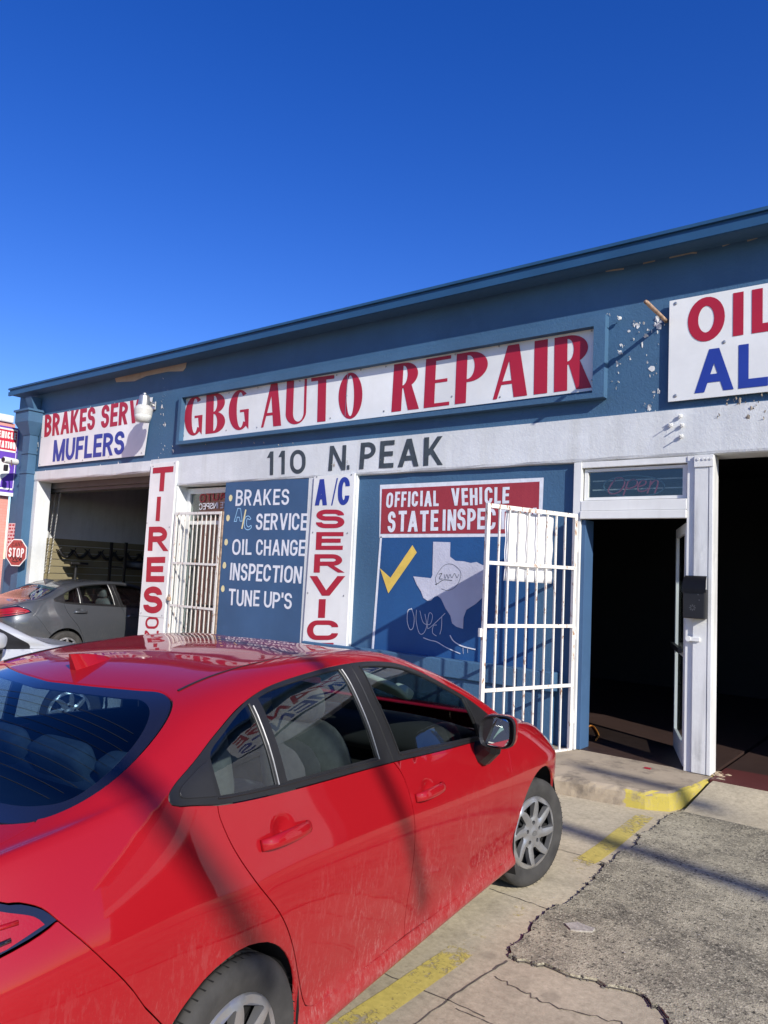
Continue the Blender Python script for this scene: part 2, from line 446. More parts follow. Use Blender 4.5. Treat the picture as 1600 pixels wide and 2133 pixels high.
def smooth_pts(P, n=6):
    P = [np.array(p, float) for p in P]; out = []
    for i in range(len(P) - 1):
        a, b, c, d = P[max(i - 1, 0)], P[i], P[i + 1], P[min(i + 2, len(P) - 1)]
        for k in range(n):
            t = k / n
            out.append(.5 * (2 * b + (c - a) * t + (2 * a - 5 * b + 4 * c - d) * t * t + (3 * b - a - 3 * c + d) * t**3))
    out.append(P[-1]); return out

# ================================================================== ground
def concrete(name, col, joint=True):
    m, t, b = mat(name); co = coords(t)
    big = noise(t, co, .55, 6, .62); mid = noise(t, co, 3.2, 6, .65); fine = noise(t, co, 60, 5, .7)
    c = mix(t, ramp(t, big, .32, .70), tuple(x * .62 for x in col), tuple(x * 1.12 for x in col))
    c = mix(t, math_(t, 'MULTIPLY', ramp(t, mid, .52, .72), .5), c, tuple(x * .45 for x in col))
    c = mix(t, math_(t, 'MULTIPLY', ramp(t, fine, .30, .42, (1, 1, 1, 1), (0, 0, 0, 1)), .45), c, tuple(x * .4 for x in col))
    gr = noise(t, co, 26, 8, .8); c = mix(t, 1.0, c, mix(t, ramp(t, gr, .32, .68), (.70, .69, .67), (1.18, 1.18, 1.17)), 'MULTIPLY')
    v = N(t, 'TexVoronoi'); v.inputs['Scale'].default_value = 2.3; L(t, co, v.inputs['Vector'])
    spot = ramp(t, math_(t, 'ADD', v.outputs['Distance'], math_(t, 'MULTIPLY', mid, .25)), .17, .24, (1, 1, 1, 1), (0, 0, 0, 1))
    c = mix(t, math_(t, 'MULTIPLY', spot, .45), c, tuple(x * .35 for x in col))
    L(t, c, b.inputs['Base Color']); b.inputs['Roughness'].default_value = .9
    bump(t, b, math_(t, 'ADD', math_(t, 'MULTIPLY', fine, .5), mid), .55, .006)
    return m
M['concrete'] = concrete('lot_concrete', (.56, .485, .34))
M['step'] = concrete('step_concrete', (.36, .30, .23))
def asphalt(name, lo, hi, stone):
    m, t, b = mat(name); co = coords(t)
    v = N(t, 'TexVoronoi'); v.inputs['Scale'].default_value = 105; L(t, co, v.inputs['Vector'])
    big = noise(t, co, 1.1, 7, .7); mid = noise(t, co, 6, 6, .7); f = noise(t, co, 45, 5, .7)
    c = mix(t, ramp(t, math_(t, 'ADD', math_(t, 'MULTIPLY', big, .6), math_(t, 'MULTIPLY', mid, .4)), .40, .58), lo, hi)
    st_ = ramp(t, noise(t, coords(t, True, (1, 2.2, 1)), 2.6, 7, .75), .58, .68)
    c = mix(t, math_(t, 'MULTIPLY', st_, .55), c, tuple(x * .5 for x in lo))
    c = mix(t, ramp(t, v.outputs['Color'], .55, .95), c, stone)
    c = mix(t, ramp(t, f, .36, .46, (1, 1, 1, 1), (0, 0, 0, 1)), c, tuple(x * .35 for x in lo))
    L(t, c, b.inputs['Base Color']); b.inputs['Roughness'].default_value = .88
    bump(t, b, math_(t, 'ADD', math_(t, 'MULTIPLY', v.outputs['Distance'], .5), f), .65, .007)
    return m
M['patch'] = asphalt('worn_asphalt_patch', (.13, .116, .082), (.43, .385, .265), (.50, .45, .325))
M['street'] = asphalt('street_asphalt', (.10, .10, .10), (.17, .165, .16), (.22, .21, .20))
M['joint'] = plain('dirt_in_joints', (.10, .085, .068), .95, 0, .4, 20)
M['crumb'] = asphalt('crumbled_asphalt', (.075, .068, .055), (.15, .135, .11), (.24, .215, .17))

bm = BM(); v = [bm.verts.new(p) for p in ((-900, -900, -.14), (900, -900, -.14), (900, 900, -.14), (-900, 900, -.14))]; bm.faces.new(v)
setp(obj('ground', bm, M['street']), kind='structure')
bm = BM(); box(bm, -22, 14, -3.2, 7.6, -.6, 0, 0)
setp(obj('pavement', bm, M['concrete']), kind='structure')
# slab joints and cracks, thin dirt-filled lines lying on the slabs
bm = BM()
def line_px(pts, w, z=.003, n=5, jag=.003):
    P = [np.array(gp(*p, z)) for p in pts]; Q = smooth_pts(P, n)
    Q = [q + rng.normal(0, jag, 2) * (0 < i < len(Q) - 1) for i, q in enumerate(Q)]
    for i in range(len(Q) - 1):
        d = Q[i + 1] - Q[i]; d /= np.linalg.norm(d) + 1e-9; nn = np.array((-d[1], d[0])) * w * random.uniform(.12, .30)
        bm.faces.new([bm.verts.new((*p, z + .0004 * (i % 2))) for p in (Q[i] - nn, Q[i + 1] - nn, Q[i + 1] + nn, Q[i] + nn)])
line_px([(700, 1988), (820, 2036), (940, 2086), (1010, 2118)], .014)
line_px([(820, 2175), (865, 2133), (960, 2062), (1057, 2001)], .022, n=8)
line_px([(1031, 2034), (1085, 2062), (1133, 2087), (1215, 2112), (1307, 2134)], .014, n=8, jag=.009)
line_px([(950, 2100), (1020, 2130), (1080, 2160)], .012)
line_px([(1020, 1851), (1080, 1872), (1149, 1896)], .012)
line_px([(1120, 1752), (1169, 1770), (1215, 1783), (1259, 1797)], .014)
line_px([(1440, 1688), (1500, 1698), (1600, 1716), (1700, 1735)], .016)
setp(obj('slab_joints', bm, M['joint']), kind='structure')

# faded yellow parking line
m, t, b = mat('faded_yellow_line_paint'); co = coords(t)
f = math_(t, 'ADD', math_(t, 'MULTIPLY', noise(t, co, 22, 6, .75), .6), math_(t, 'MULTIPLY', noise(t, co, 2.2, 3), .4))
L(t, mix(t, ramp(t, noise(t, co, 30, 4), .3, .7), (.48, .385, .09), (.62, .50, .12)), b.inputs['Base Color']); b.inputs['Roughness'].default_value = .85
at = N(t, 'Attribute', attribute_name='wear')
alpha = math_(t, 'MULTIPLY', ramp(t, math_(t, 'ADD', f, at.outputs['Fac']), .92, 1.16), .92)
L(t, alpha, b.inputs['Alpha'])
M['yellow_line'] = m
bm = BM(); wl = bm.verts.layers.float.new('wear')
CL = [((1345, 1700), .47), ((1300, 1735), .55), ((1262, 1766), .52), ((1228, 1790), .60), ((1205, 1800), .42), ((1160, 1832), .36), ((1100, 1872), .36), ((1040, 1920), .26), ((985, 1962), .36), ((935, 2000), .52), ((880, 2037), .48), ((830, 2072), .54), ((770, 2112), .52), ((700, 2160), .46), ((560, 2260), .4)]
P = [np.array(gp(*p)) for p, w in CL]; prev = None
for i, p in enumerate(P):
    d = P[min(i + 1, len(P) - 1)] - P[max(i - 1, 0)]; d /= np.linalg.norm(d); nn = np.array((-d[1], d[0])) * .068
    a, c = bm.verts.new((*(p - nn), .004)), bm.verts.new((*(p + nn), .004)); a[wl] = c[wl] = CL[i][1]
    if prev: bm.faces.new((prev[0], a, c, prev[1]))
    prev = (a, c)
setp(obj('yellow_line_marking', bm, M['yellow_line']), kind='structure')

# broken-edged asphalt patch
OUT = [(1437, 1686), (1400, 1699), (1380, 1711), (1372, 1723), (1332, 1744), (1328, 1764), (1291, 1780), (1275, 1800), (1259, 1804), (1251, 1821), (1234, 1837), (1210, 1862), (1194, 1874), (1182, 1886), (1157, 1890), (1145, 1902), (1121, 1918), (1104, 1939), (1084, 1963), (1064, 1979), (1060, 1996), (1076, 2004), (1121, 2012), (1161, 2022), (1202, 2040), (1242, 2046), (1275, 2061), (1315, 2069), (1344, 2077), (1360, 2093), (1380, 2109), (1393, 2126), (1400, 2160), (1430, 2230)]
P = [np.array(gp(*p)) for p in OUT]
jag = []
for a, c in zip(P, P[1:]):
    n = max(2, int(np.linalg.norm(c - a) / .03))
    for k in range(n): jag.append(a + (c - a) * k / n + rng.normal(0, .008, 2))
jag += [P[-1], np.array((.4, 1.2)), np.array((9, 1.2)), np.array((9, 6.2)), np.array((.0, 6.42))]
bm = BM(); plate(bm, [tuple(p) for p in jag], [], lambda x, y: (x, y, .016), (0, 0, -.02))
setp(obj('road_patch', bm, M['patch']), kind='structure')
# crumbling rim of the patch
bm = BM()
cen = np.mean(P, 0)
rim = [q for q in jag[:-5]]
for i, q in enumerate(rim):
    d = rim[min(i + 1, len(rim) - 1)] - rim[max(i - 1, 0)]; d /= np.linalg.norm(d) + 1e-9; nn = np.array((d[1], -d[0]))
    for k in range(4):
        s = random.uniform(.003, .009); p = q + d * random.uniform(-.02, .02) + nn * random.uniform(-.020, .012) * (1 if k else .5)
        r0 = bmesh.ops.create_icosphere(bm, subdivisions=1, radius=s, matrix=Matrix.Translation((*p, s * .25 + (.012 if random.random() < .4 else 0))) @ Matrix.Rotation(random.uniform(0, 3), 4, 'Z') @ Matrix.Diagonal((1.3, .9, .55, 1)))
        for vv in r0['verts']: vv.co += Vector(rng.normal(0, s * .14, 3))
setp(obj('asphalt_rubble', bm, M['crumb']), kind='stuff')
# dark fissure along the rim
bm = BM()
for i in range(len(rim) - 1):
    d = rim[i + 1] - rim[i]; d /= np.linalg.norm(d) + 1e-9; nn = np.array((-d[1], d[0])); w = random.uniform(.004, .014)
    bm.faces.new([bm.verts.new((*p, .0055)) for p in (rim[i] - nn * .01, rim[i + 1] - nn * .01, rim[i + 1] + nn * w, rim[i] + nn * w)])
setp(obj('patch_edge_dirt', bm, M['joint']), kind='structure')
# darker, loose tar along the broken rim
bm = BM(); wl = bm.verts.layers.float.new('wear'); prev = None
m, t, b = mat('dark_rim_tar'); co = coords(t)
L(t, mix(t, ramp(t, noise(t, co, 50, 5, .7), .35, .65), (.06, .054, .042), (.15, .135, .105)), b.inputs['Base Color']); b.inputs['Roughness'].default_value = .9
at = N(t, 'Attribute', attribute_name='wear'); L(t, math_(t, 'MULTIPLY', ramp(t, math_(t, 'ADD', math_(t, 'MULTIPLY', noise(t, co, 24, 8, .8), 1.5), at.outputs['Fac']), 1.15, 1.95), .7), b.inputs['Alpha'])
mid_ = np.array((-.4, 4.0))
for i, q in enumerate(rim[::2]):
    d = mid_ - q; d /= np.linalg.norm(d); row = []
    for k, w in ((.004, .6), (.03, .45), (.13, 0)):
        vv = bm.verts.new((*(q + d * k), .0185)); vv[wl] = w; row.append(vv)
    if prev:
        for k in range(2): bm.faces.new((prev[k], prev[k + 1], row[k + 1], row[k]))
    prev = row
setp(obj('rim_stain', bm, m), kind='structure')
# dark oil track across the patch
bm = BM()
TR = [(1660, 1985), (1600, 2012), (1540, 2045), (1490, 2078), (1440, 2120), (1410, 2150)]
m, t, b = mat('oily_asphalt_stain'); co = coords(t)
L(t, mix(t, ramp(t, noise(t, co, 40, 5, .7), .35, .65), (.04, .036, .03), (.085, .078, .066)), b.inputs['Base Color']); b.inputs['Roughness'].default_value = .8
at = N(t, 'Attribute', attribute_name='wear')
L(t, math_(t, 'MULTIPLY', ramp(t, math_(t, 'ADD', math_(t, 'MULTIPLY', noise(t, co, 7, 9, .85), 2.2), at.outputs['Fac']), 1.15, 2.0), .8), b.inputs['Alpha'])
wl = bm.verts.layers.float.new('wear'); prev = None
for i, p in enumerate([np.array(gp(*p)) for p in TR]):
    nn = np.array((.32, .62)) * .44; row = []
    for k, w in ((-1, 0), (-.4, .62), (.4, .62), (1, 0)):
        vv = bm.verts.new((*(p + nn * k), .021)); vv[wl] = w; row.append(vv)
    if prev:
        for k in range(3): bm.faces.new((prev[k], prev[k + 1], row[k + 1], row[k]))
    prev = row
setp(obj('oil_stain', bm, m), kind='structure')
# pale stone chip pressed into the patch
bm = BM(); c = gp(1207, 1940); pts = [(c[0] + dx * .8, c[1] + dy * .8) for dx, dy in ((-.095, -.02), (-.04, .06), (.03, .05), (.085, .055), (.09, .0), (.02, -.055), (-.03, -.075))]
plate(bm, pts, [], lambda x, y: (x, y, .024), (0, 0, -.015))
setp(obj('stone', bm, plain('pale_stone', (.36, .33, .28), .9, 0, .45, 25, .6)), 'pale flat stone chip pressed into the grey asphalt patch', 'stone')
# leaf litter flecks
bm = BM()
for _ in range(150):
    x, y = random.uniform(-3, 1.5), random.uniform(2.2, 6.0); s = random.uniform(.003, .009); a = random.uniform(0, 6)
    z = .0225 if x > -1.4 else .006
    bm.faces.new([bm.verts.new((x + s * math.cos(a + k) * random.uniform(.6, 1.2), y + s * math.sin(a + k) * random.uniform(.6, 1.2), z)) for k in (0, 1.6, 3.1, 4.7)])
setp(obj('litter', bm, plain('pale_flecks', (.45, .42, .36), .9, 0, .4, 3)), kind='stuff')

# ================================================================== step, ramp, thresholds
ST = [(-7.2, 7.45), (-7.2, 6.18), (-3.4, 6.22), (-2.8, 6.28), (-2.45, 6.33), (-2.1, 6.40), (-1.93, 6.50), (-1.86, 6.72), (-1.80, 7.08), (-1.78, 7.45)]
P = [np.array(p) for p in ST]; Q = []
for a, c in zip(P, P[1:] + P[:1]):
    n = max(1, int(np.linalg.norm(c - a) / .05))
    for k in range(n): Q.append(a + (c - a) * k / n)
m, t, b = mat('step_concrete_yellow_kerb'); co = coords(t)
src = M['step'].node_tree
big = noise(t, co, 1.1, 6, .62); mid = noise(t, co, 5, 6, .65); fine = noise(t, co, 60, 5, .7)
c = mix(t, ramp(t, big, .32, .70), (.29, .235, .165), (.47, .385, .275)); c = mix(t, math_(t, 'MULTIPLY', ramp(t, mid, .50, .66), .7), c, (.14, .115, .085))
g = N(t, 'NewGeometry'); sx = N(t, 'SeparateXYZ'); L(t, g.outputs['Position'], sx.inputs[0])
# yellow paint on the last half metre of the kerb face and its return
edge = math_(t, 'ADD', sx.outputs[0], math_(t, 'MULTIPLY', mid, .25))
dist = math_(t, 'SUBTRACT', math_(t, 'ADD', math_(t, 'MULTIPLY', sx.outputs[0], -.42), 5.75), sx.outputs[1])
onk = math_(t, 'GREATER_THAN', edge, -2.13)
sn = N(t, 'SeparateXYZ'); L(t, g.outputs['True Normal'], sn.inputs[0])
side = math_(t, 'LESS_THAN', sn.outputs[2], .80)
d2 = math_(t, 'SUBTRACT', math_(t, 'ADD', math_(t, 'MULTIPLY', math_(t, 'SUBTRACT', sx.outputs[1], 6.5), .14), -1.875 - .075), sx.outputs[0])
rim_ = math_(t, 'LESS_THAN', math_(t, 'ADD', d2, math_(t, 'MULTIPLY', mid, .07)), .025)
yel = math_(t, 'MULTIPLY', onk, math_(t, 'MAXIMUM', side, rim_))
wear = ramp(t, fine, .30, .40)
wear2 = ramp(t, mid, .70, .62)
yel = math_(t, 'MULTIPLY', math_(t, 'MULTIPLY', yel, wear), ramp(t, math_(t, 'ADD', math_(t, 'MULTIPLY', mid, .6), math_(t, 'MULTIPLY', noise(t, co, 16, 6, .75), .4)), .52, .62, (1, 1, 1, 1), (.12, .12, .12, 1)))
c = mix(t, yel, c, mix(t, big, (.36, .285, .05), (.55, .45, .085)))
L(t, c, b.inputs['Base Color']); b.inputs['Roughness'].default_value = .9
bump(t, b, math_(t, 'ADD', math_(t, 'MULTIPLY', fine, .5), mid), .8, .008)
bm = BM()
def ring(off, z, jag):
    out = []
    for i, q in enumerate(Q):
        d = Q[(i + 1) % len(Q)] - Q[i - 1]; d /= np.linalg.norm(d) + 1e-9; nn = np.array((-d[1], d[0]))
        front = q[1] < 7.4 and q[0] > -7.1
        j = rng.normal(0, jag) if front else 0
        out.append(bm.verts.new((*(q + nn * (off + abs(j)) * front), z - (abs(j) * .8 if front else 0))))
    return out
random.seed(3)
rings = [ring(0, -.02, 0), ring(.004, .06, .004), ring(.008, .115, .006), ring(.022, .140, .007), ring(.05, .150, .004)]
for A, B in zip(rings, rings[1:]):
    for i in range(len(Q)): bm.faces.new((A[i], A[(i + 1) % len(Q)], B[(i + 1) % len(Q)], B[i]))
bm.faces.new(rings[-1]); bmesh.ops.recalc_face_normals(bm, faces=bm.faces[:])
setp(obj('step', bm, m), 'low concrete step with a chipped edge and yellow painted corner below the open doorway', 'step')
# ramp up to the right-hand garage bay
bm = BM()
vs = [bm.verts.new(p) for p in ((-1.84, 6.50, .004), (9, 6.1, .004), (9, 7.12, .150), (-1.77, 7.12, .150), (9, 7.5, .152), (-1.77, 7.5, .152))]
bm.faces.new((vs[0], vs[1], vs[2], vs[3])); bm.faces.new((vs[3], vs[2], vs[4], vs[5]))
setp(obj('ramp_pavement', bm, M['concrete']), kind='structure')
m = stucco('dark_red_floor_paint', (.10, .022, .020), (.55, .6, .6), .5, .8, (.30, .27, .24), bstr=.15, rough=.6)
M['redfloor'] = m
bm = BM(); box(bm, -1.80, 8.9, 7.22, 7.80, .10, .158)
setp(obj('threshold_floor', bm, M['redfloor']), kind='structure')

# ================================================================== the repair shop
shop = thing('auto_repair_shop', 'long low blue and white stucco workshop with two open bays and a doorway', 'building', (0, YF, 0))
def part(name, bm, mt, parent=shop, **k): return obj(name, bm, mt, parent, world=True, **k)
def ppart(name, pts, mt, parent=shop, **k): return fplate(name, pts, mt, parent, world=True, **k)
XL, XR = -15.62, 9.0
# upper wall
bm = BM(); plate(bm, [(XL, 3.50), (XR, 3.50), (XR, 5.22), (XL, 5.22)], [], lambda x, z: (x, YF, z), (0, .26, 0)); part('upper_wall', bm, M['blue'])
# white band: a rounded beam, deeper over the doorway half
bm = BM()
prof = [(0.0, 0), (-.018, .004), (-.026, .02), (-.03, .05)]
def beam(x0, x1, zb, zt):
    ys = [(YF - .004, zb), (YF - .020, zb + .012), (YF - .028, zb + .035), (YF - .028, zt - .004), (YF - .001, zt), (YF + .27, zt - .001), (YF + .27, zb)]
    n = max(2, int((x1 - x0) / .25)); prev = None
    for i in range(n + 1):
        x = x0 + (x1 - x0) * i / n
        r_ = [bm.verts.new((x, y + (rng.normal(0, .002) if k in (1, 2, 3) else 0), z + (rng.normal(0, .003) if k in (0, 1, 2) else 0))) for k, (y, z) in enumerate(ys)]
        if prev:
            for k in range(len(ys)): bm.faces.new((prev[k], prev[(k + 1) % len(ys)], r_[(k + 1) % len(ys)], r_[k]))
        else: bm.faces.new(r_)
        prev = r_
    bm.faces.new(prev[::-1])
beam(-14.84, -10.79, 3.372, 3.575); beam(-10.79, XR, 3.118, 3.59)
bmesh.ops.recalc_face_normals(bm, faces=bm.faces[:]); part('lintel_band', bm, M['white'], smooth=False)
# piers
for a_ in ((-14.84, -14.56, 3.371), (-10.79, -10.02, 3.117), (-7.10, -6.235, 3.117)):
    bm = BM(); box(bm, a_[0], a_[1], YF - .02, YF + .27, 0, a_[2]); part('white_pier', bm, M['white'])
bm = BM(); box(bm, XL, -14.842, YF - .015, YF + .27, 0, 3.499); part('corner_pilaster', bm, M['blue'])
# mural wall (slightly recessed) with the sill course at its foot
bm = BM(); box(bm, -6.234, -3.235, YF + .03, YF + .27, .15, 3.117); part('mural_wall', bm, M['blue'])
(x1, z1) = fp(1330 / 2.8436 + 700, 1735 / 2.8436 + 850, YF - .06)
bm = BM(); box(bm, -7.0, -3.36, YF - .09, YF + .029, .70, .905, .012); box(bm, -7.0, -3.40, YF - .055, YF + .029, .15, .699, .01); part('sill_course', bm, M['blue'])
bm = BM(); box(bm, -8.30, -7.101, YF + .03, YF + .27, 0, 3.117); part('panel_wall', bm, M['blue'])
# left window: wall below it
# roof edge: upper strip, face, drip
bm = BM()
box(bm, -15.52, XR, YF - .315, YF - .275, 5.272, 5.305)
box(bm, -15.50, XR, YF - .285, YF - .255, 5.2305, 5.2715)
box(bm, -15.52, XR, YF - .305, YF - .270, 5.150, 5.230)
part('fascia', bm, M['fascia'])
bm = BM(); box(bm, -15.48, XR, YF - .269, YF - .002, 5.165, 5.195); part('soffit', bm, M['blue'])
bm = BM(); box(bm, -15.5, XR, YF - .254, YF + 9, 5.2305, 5.262); part('roof', bm, plain('grey_roofing', (.2, .2, .2), .9))
# torn plaster patch and bare streaks under the roof edge
ppart('bare_patch', [(238, 781), (262, 772), (300, 765), (352, 752), (389, 749), (387, 765), (381, 773), (350, 774), (305, 783), (280, 794), (242, 796)], M['bare'], Y=YF - .006, t=.005)
bm = BM()
for pts in ([(1395, 537), (1440, 527), (1452, 527)], [(1340, 549), (1365, 543)], [(1505, 513), (1522, 506)], [(1557, 502), (1578, 495)], [(1262, 565), (1300, 560)], [(120, 809), (150, 803), (210, 789)]):
    bm = BM(); ribbon(bm, [fp(*p) for p in pts], .018, lambda x, z: (x, YF - .004, z)); part('plaster_crack', bm, M['bare'])
# interior shell
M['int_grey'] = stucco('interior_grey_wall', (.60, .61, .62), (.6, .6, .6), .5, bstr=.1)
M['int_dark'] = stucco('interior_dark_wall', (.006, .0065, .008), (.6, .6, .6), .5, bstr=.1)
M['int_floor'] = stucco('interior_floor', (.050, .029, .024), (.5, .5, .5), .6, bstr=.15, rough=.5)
bm = BM()
box(bm, -15.60, -15.35, YF + .28, YF + 8.5, 0, 5.2)
part('bay_side_wall', bm, M['int_grey'])
bm = BM(); box(bm, -15.34, -10.6, YF + 8.3, YF + 8.5, 0, 5.2); box(bm, -10.79, -10.6, YF + .30, YF + 8.3, 0, 5.2); part('bay_rear_wall', bm, M['int_grey'])
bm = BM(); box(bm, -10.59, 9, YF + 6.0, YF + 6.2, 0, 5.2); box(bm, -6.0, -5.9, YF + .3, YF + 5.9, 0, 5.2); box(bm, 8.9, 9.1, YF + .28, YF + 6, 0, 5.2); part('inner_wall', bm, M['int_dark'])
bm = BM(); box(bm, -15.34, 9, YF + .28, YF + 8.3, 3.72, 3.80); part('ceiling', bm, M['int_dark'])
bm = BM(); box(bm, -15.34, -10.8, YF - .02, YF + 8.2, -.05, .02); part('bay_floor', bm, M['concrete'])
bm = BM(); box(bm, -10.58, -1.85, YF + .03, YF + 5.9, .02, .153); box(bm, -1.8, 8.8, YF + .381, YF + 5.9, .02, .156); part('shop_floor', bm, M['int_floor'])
# slatwall boards along the left bay wall, real grooves
bm = BM()
z = .35
while z < 2.25:
    box(bm, -15.349, -15.322, YF + .30, YF + 6.5, z, z + .135); z += .15
sw = part('slatwall_boards', bm, stucco('cream_slatwall', (.24, .205, .12), (.7, .7, .7), .3, bstr=.05, rough=.6))
# garage door track and rolled head in the left bay
bm = BM(); box(bm, -15.3, -10.8, YF + .30, YF + .36, 3.26, 3.66); box(bm, -15.3, -10.8, YF + .365, YF + .60, 3.20, 3.28); part('roller_head', bm, plain('roller_grey', (.09, .09, .085), .6))

bm = BM(); box(bm, 1.15, 3.2, YF - .02, YF + .30, .0, 3.117); part('white_pier', bm, M['white'])
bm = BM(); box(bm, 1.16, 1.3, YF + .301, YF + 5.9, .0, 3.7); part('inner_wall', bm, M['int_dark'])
# ---- doorway: frame, transom
dx0, dx1 = -3.215, -2.005
WT = M['white_trim']
bm = BM()
box(bm, -3.232, -3.145, YF - .03, YF + .12, .15, 3.116, .004)
box(bm, -3.144, -2.075, YF - .02, YF + .10, 3.055, 3.116, .004)
box(bm, -3.144, -2.075, YF - .035, YF + .12, 2.60, 2.705, .006)
box(bm, -3.144, -2.075, YF - .05, YF + .02, 2.515, 2.597, .006)
box(bm, -2.075, -2.002, YF - .03, YF + .12, .15, 3.116, .004)
part('door_frame', bm, WT)
bm = BM(); box(bm, -3.144, -3.10, YF + .0, YF + .22, .155, 2.51, .004); part('door_jamb', bm, M['board_blue'])
bm = BM()
for (a, c, e, g_) in ((-3.13, -2.09, 2.715, 2.745), (-3.13, -2.09, 3.015, 3.045), (-3.13, -3.09, 2.7455, 3.0145), (-2.13, -2.09, 2.7455, 3.0145)): box(bm, a, c, YF + .02, YF + .07, e, g_)
tw = part('transom_window', bm, WT)
bm = BM(); box(bm, -3.09, -2.13, YF + .042, YF + .048, 2.745, 3.015); part('pane', bm, M['glass'], tw)
bm = BM()
for z in (2.83, 2.925): box(bm, -3.085, -2.14, YF + .13, YF + .145, z, z + .012)
part('blind_slat', bm, WT, tw)
# glass door leaf swung inwards
bm = BM()
for (a, c, e, g_) in ((0, .07, 0, 2.32), (.88, .95, 0, 2.32), (.0705, .8795, 0, .20), (.0705, .8795, 2.22, 2.32), (.0705, .8795, 1.02, 1.07)): box(bm, a, c, -.02, .02, e, g_, .003)
leaf = part('glass_door', bm, WT)
leaf.location = (-2.10, YF + .10, .16); leaf.rotation_euler = (0, 0, R(111.5))
bm = BM(); box(bm, .0705, .8795, -.004, .004, .20, 1.02); box(bm, .0705, .8795, -.004, .004, 1.07, 2.22); obj('pane', bm, M['glass'], leaf)
bm = BM(); bar(bm, (.06, .05, 1.08), (.9, .05, 1.08), .035, .05); bar(bm, (.10, .02, 1.08), (.10, .05, 1.08), .03); bar(bm, (.86, .02, 1.08), (.86, .05, 1.08), .03); obj('handle', bm, M['black'], leaf)
# steel post between door and right bay: a wide flange column
bm = BM()
box(bm, -2.000, -1.872, YF - .055, YF - .035, .155, 3.116, .003)
box(bm, -1.985, -1.880, YF - .0349, YF + .14, .155, 3.1165)
box(bm, -1.868, -1.832, YF - .060, YF + .14, .155, 3.116, .004)
post = part('door_post', bm, stucco('white_post_paint', (.74, .745, .725), (.30, .29, .28), .75, bstr=.25, rough=.5))
bm = BM(); box(bm, -2.002, -1.830, YF - .068, YF - .0605, 3.0, 3.112, .002)
for x in (-1.965, -1.92, -1.885, -1.85): lathe(bm, [(.013, -.016), (.013, -.006), (.004, 0)], 8, 'Y', (x, YF - .06, 3.075))
part('bolt_plate', bm, WT, post)
bm = BM(); z = fp(1440, 1330)[1]; box(bm, -2.03, -1.93, YF - .075, YF - .056, z - .02, z + .02, .004); lathe(bm, [(.025, -.02), (.025, .01)], 12, 'Y', (-2.035, YF - .06, z)); part('latch_bracket', bm, WT, post)

# ---- left window in the white surround, behind its own barred gate
wx0, wx1, wz0, wz1 = -10.02, -8.31, .50, 3.10
bm = BM(); box(bm, -10.019, -8.301, YF + .20, YF + .27, 0, wz0); part('window_apron', bm, M['white'])
bm = BM()
for (a, c, e, g_) in ((-10.018, -9.93, .501, 3.09), (-8.40, -8.302, .501, 3.09), (-9.93, -8.40, 3.0, 3.09), (-9.93, -8.40, .501, .58), (-9.93, -8.40, 2.50, 2.56)): box(bm, a, c, YF + .17, YF + .25, e + .0005, g_ - .0005, .003)
wn = part('window_frame', bm, WT)
bm = BM(); box(bm, -9.93, -8.40, YF + .205, YF + .211, .58, 2.50); box(bm, -9.93, -8.40, YF + .205, YF + .211, 2.56, 3.0); part('pane', bm, M['glass'], wn)
bm = BM()
q = [(450, 1037), (408, 1044), (408, 1029), (450, 1022)]
text('lettering', 'AUTO', [(472, 1040), (416, 1047), (416, 1030), (472, 1023)], None, None, YF + .20, wx=.2, wy=.14, bmx=bm)  # reflected sign words, drawn mirror-wise as flat letters on the pane
w1 = part('reflection_lettering', bm, M['red_letter'], wn)
bm = BM(); text('x', 'STATE INSPEC', [(500, 1056), (415, 1062), (415, 1049), (500, 1043)], None, None, YF + .20, wx=.16, wy=.12, bmx=bm, gap=.1, space=.3)
part('reflection_lettering', bm, M['white_letter'], wn)
# paint peeling off the wall: curled flakes and bare spots
bm = BM()
def chips(cx, cy, sx, sy, n, s0, s1, Y=YF):
    for _ in range(n):
        x, z = fp(random.gauss(cx, sx), random.gauss(cy, sy), Y); s = random.uniform(s0, s1) * random.choice((.35, .5, .5, .9, 1.7)); a0 = random.uniform(0, 6); ax, az = random.uniform(.4, 1.1), random.uniform(.6, 1.6)
        k = random.randint(5, 8)
        lift = random.uniform(.002, .025)
        vs = [bm.verts.new((x + s * ax * math.cos(a0 + 2 * PI * i / k) * random.uniform(.35, 1.2), Y - .003 - lift * max(0, math.sin(a0 + 2 * PI * i / k)), z + s * az * math.sin(a0 + 2 * PI * i / k) * random.uniform(.35, 1.3))) for i in range(k)]
        bm.faces.new(vs[::-1])
for (cx, cy, sx, sy, n) in ((1328, 672, 7, 6, 7), (1374, 664, 7, 9, 7), (1345, 690, 30, 16, 8), (1372, 700, 6, 10, 4), (1294, 735, 5, 22, 6), (1360, 770, 6, 10, 7), (1362, 815, 8, 8, 6), (1345, 840, 14, 8, 6), (1360, 857, 8, 3, 6), (1280, 790, 8, 22, 6), (1300, 720, 30, 50, 8),
                            (342, 835, 4, 18, 9), (340, 865, 5, 22, 8), (337, 930, 5, 14, 6), (350, 940, 12, 8, 6), (250, 970, 6, 4, 4), (205, 972, 8, 3, 5), (90, 890, 3, 15, 5), (77, 930, 2, 12, 5), (100, 990, 2, 5, 5)):
    chips(cx, cy, sx, sy, n, .010, .024)
part('peeling_paint', bm, M['white_trim'])['kind'] = 'stuff'
bm = BM()
for (cx, cy, sx, sy, n) in ((1530, 835, 14, 6, 12), (1600, 830, 20, 6, 8), (1500, 868, 4, 3, 3), (1580, 850, 25, 12, 8), (740, 965, 40, 4, 6), (590, 925, 60, 4, 7)):
    chips(cx, cy, sx, sy, n, .010, .024, YF - .029)
part('peeling_paint', bm, M['bare'])['kind'] = 'stuff'
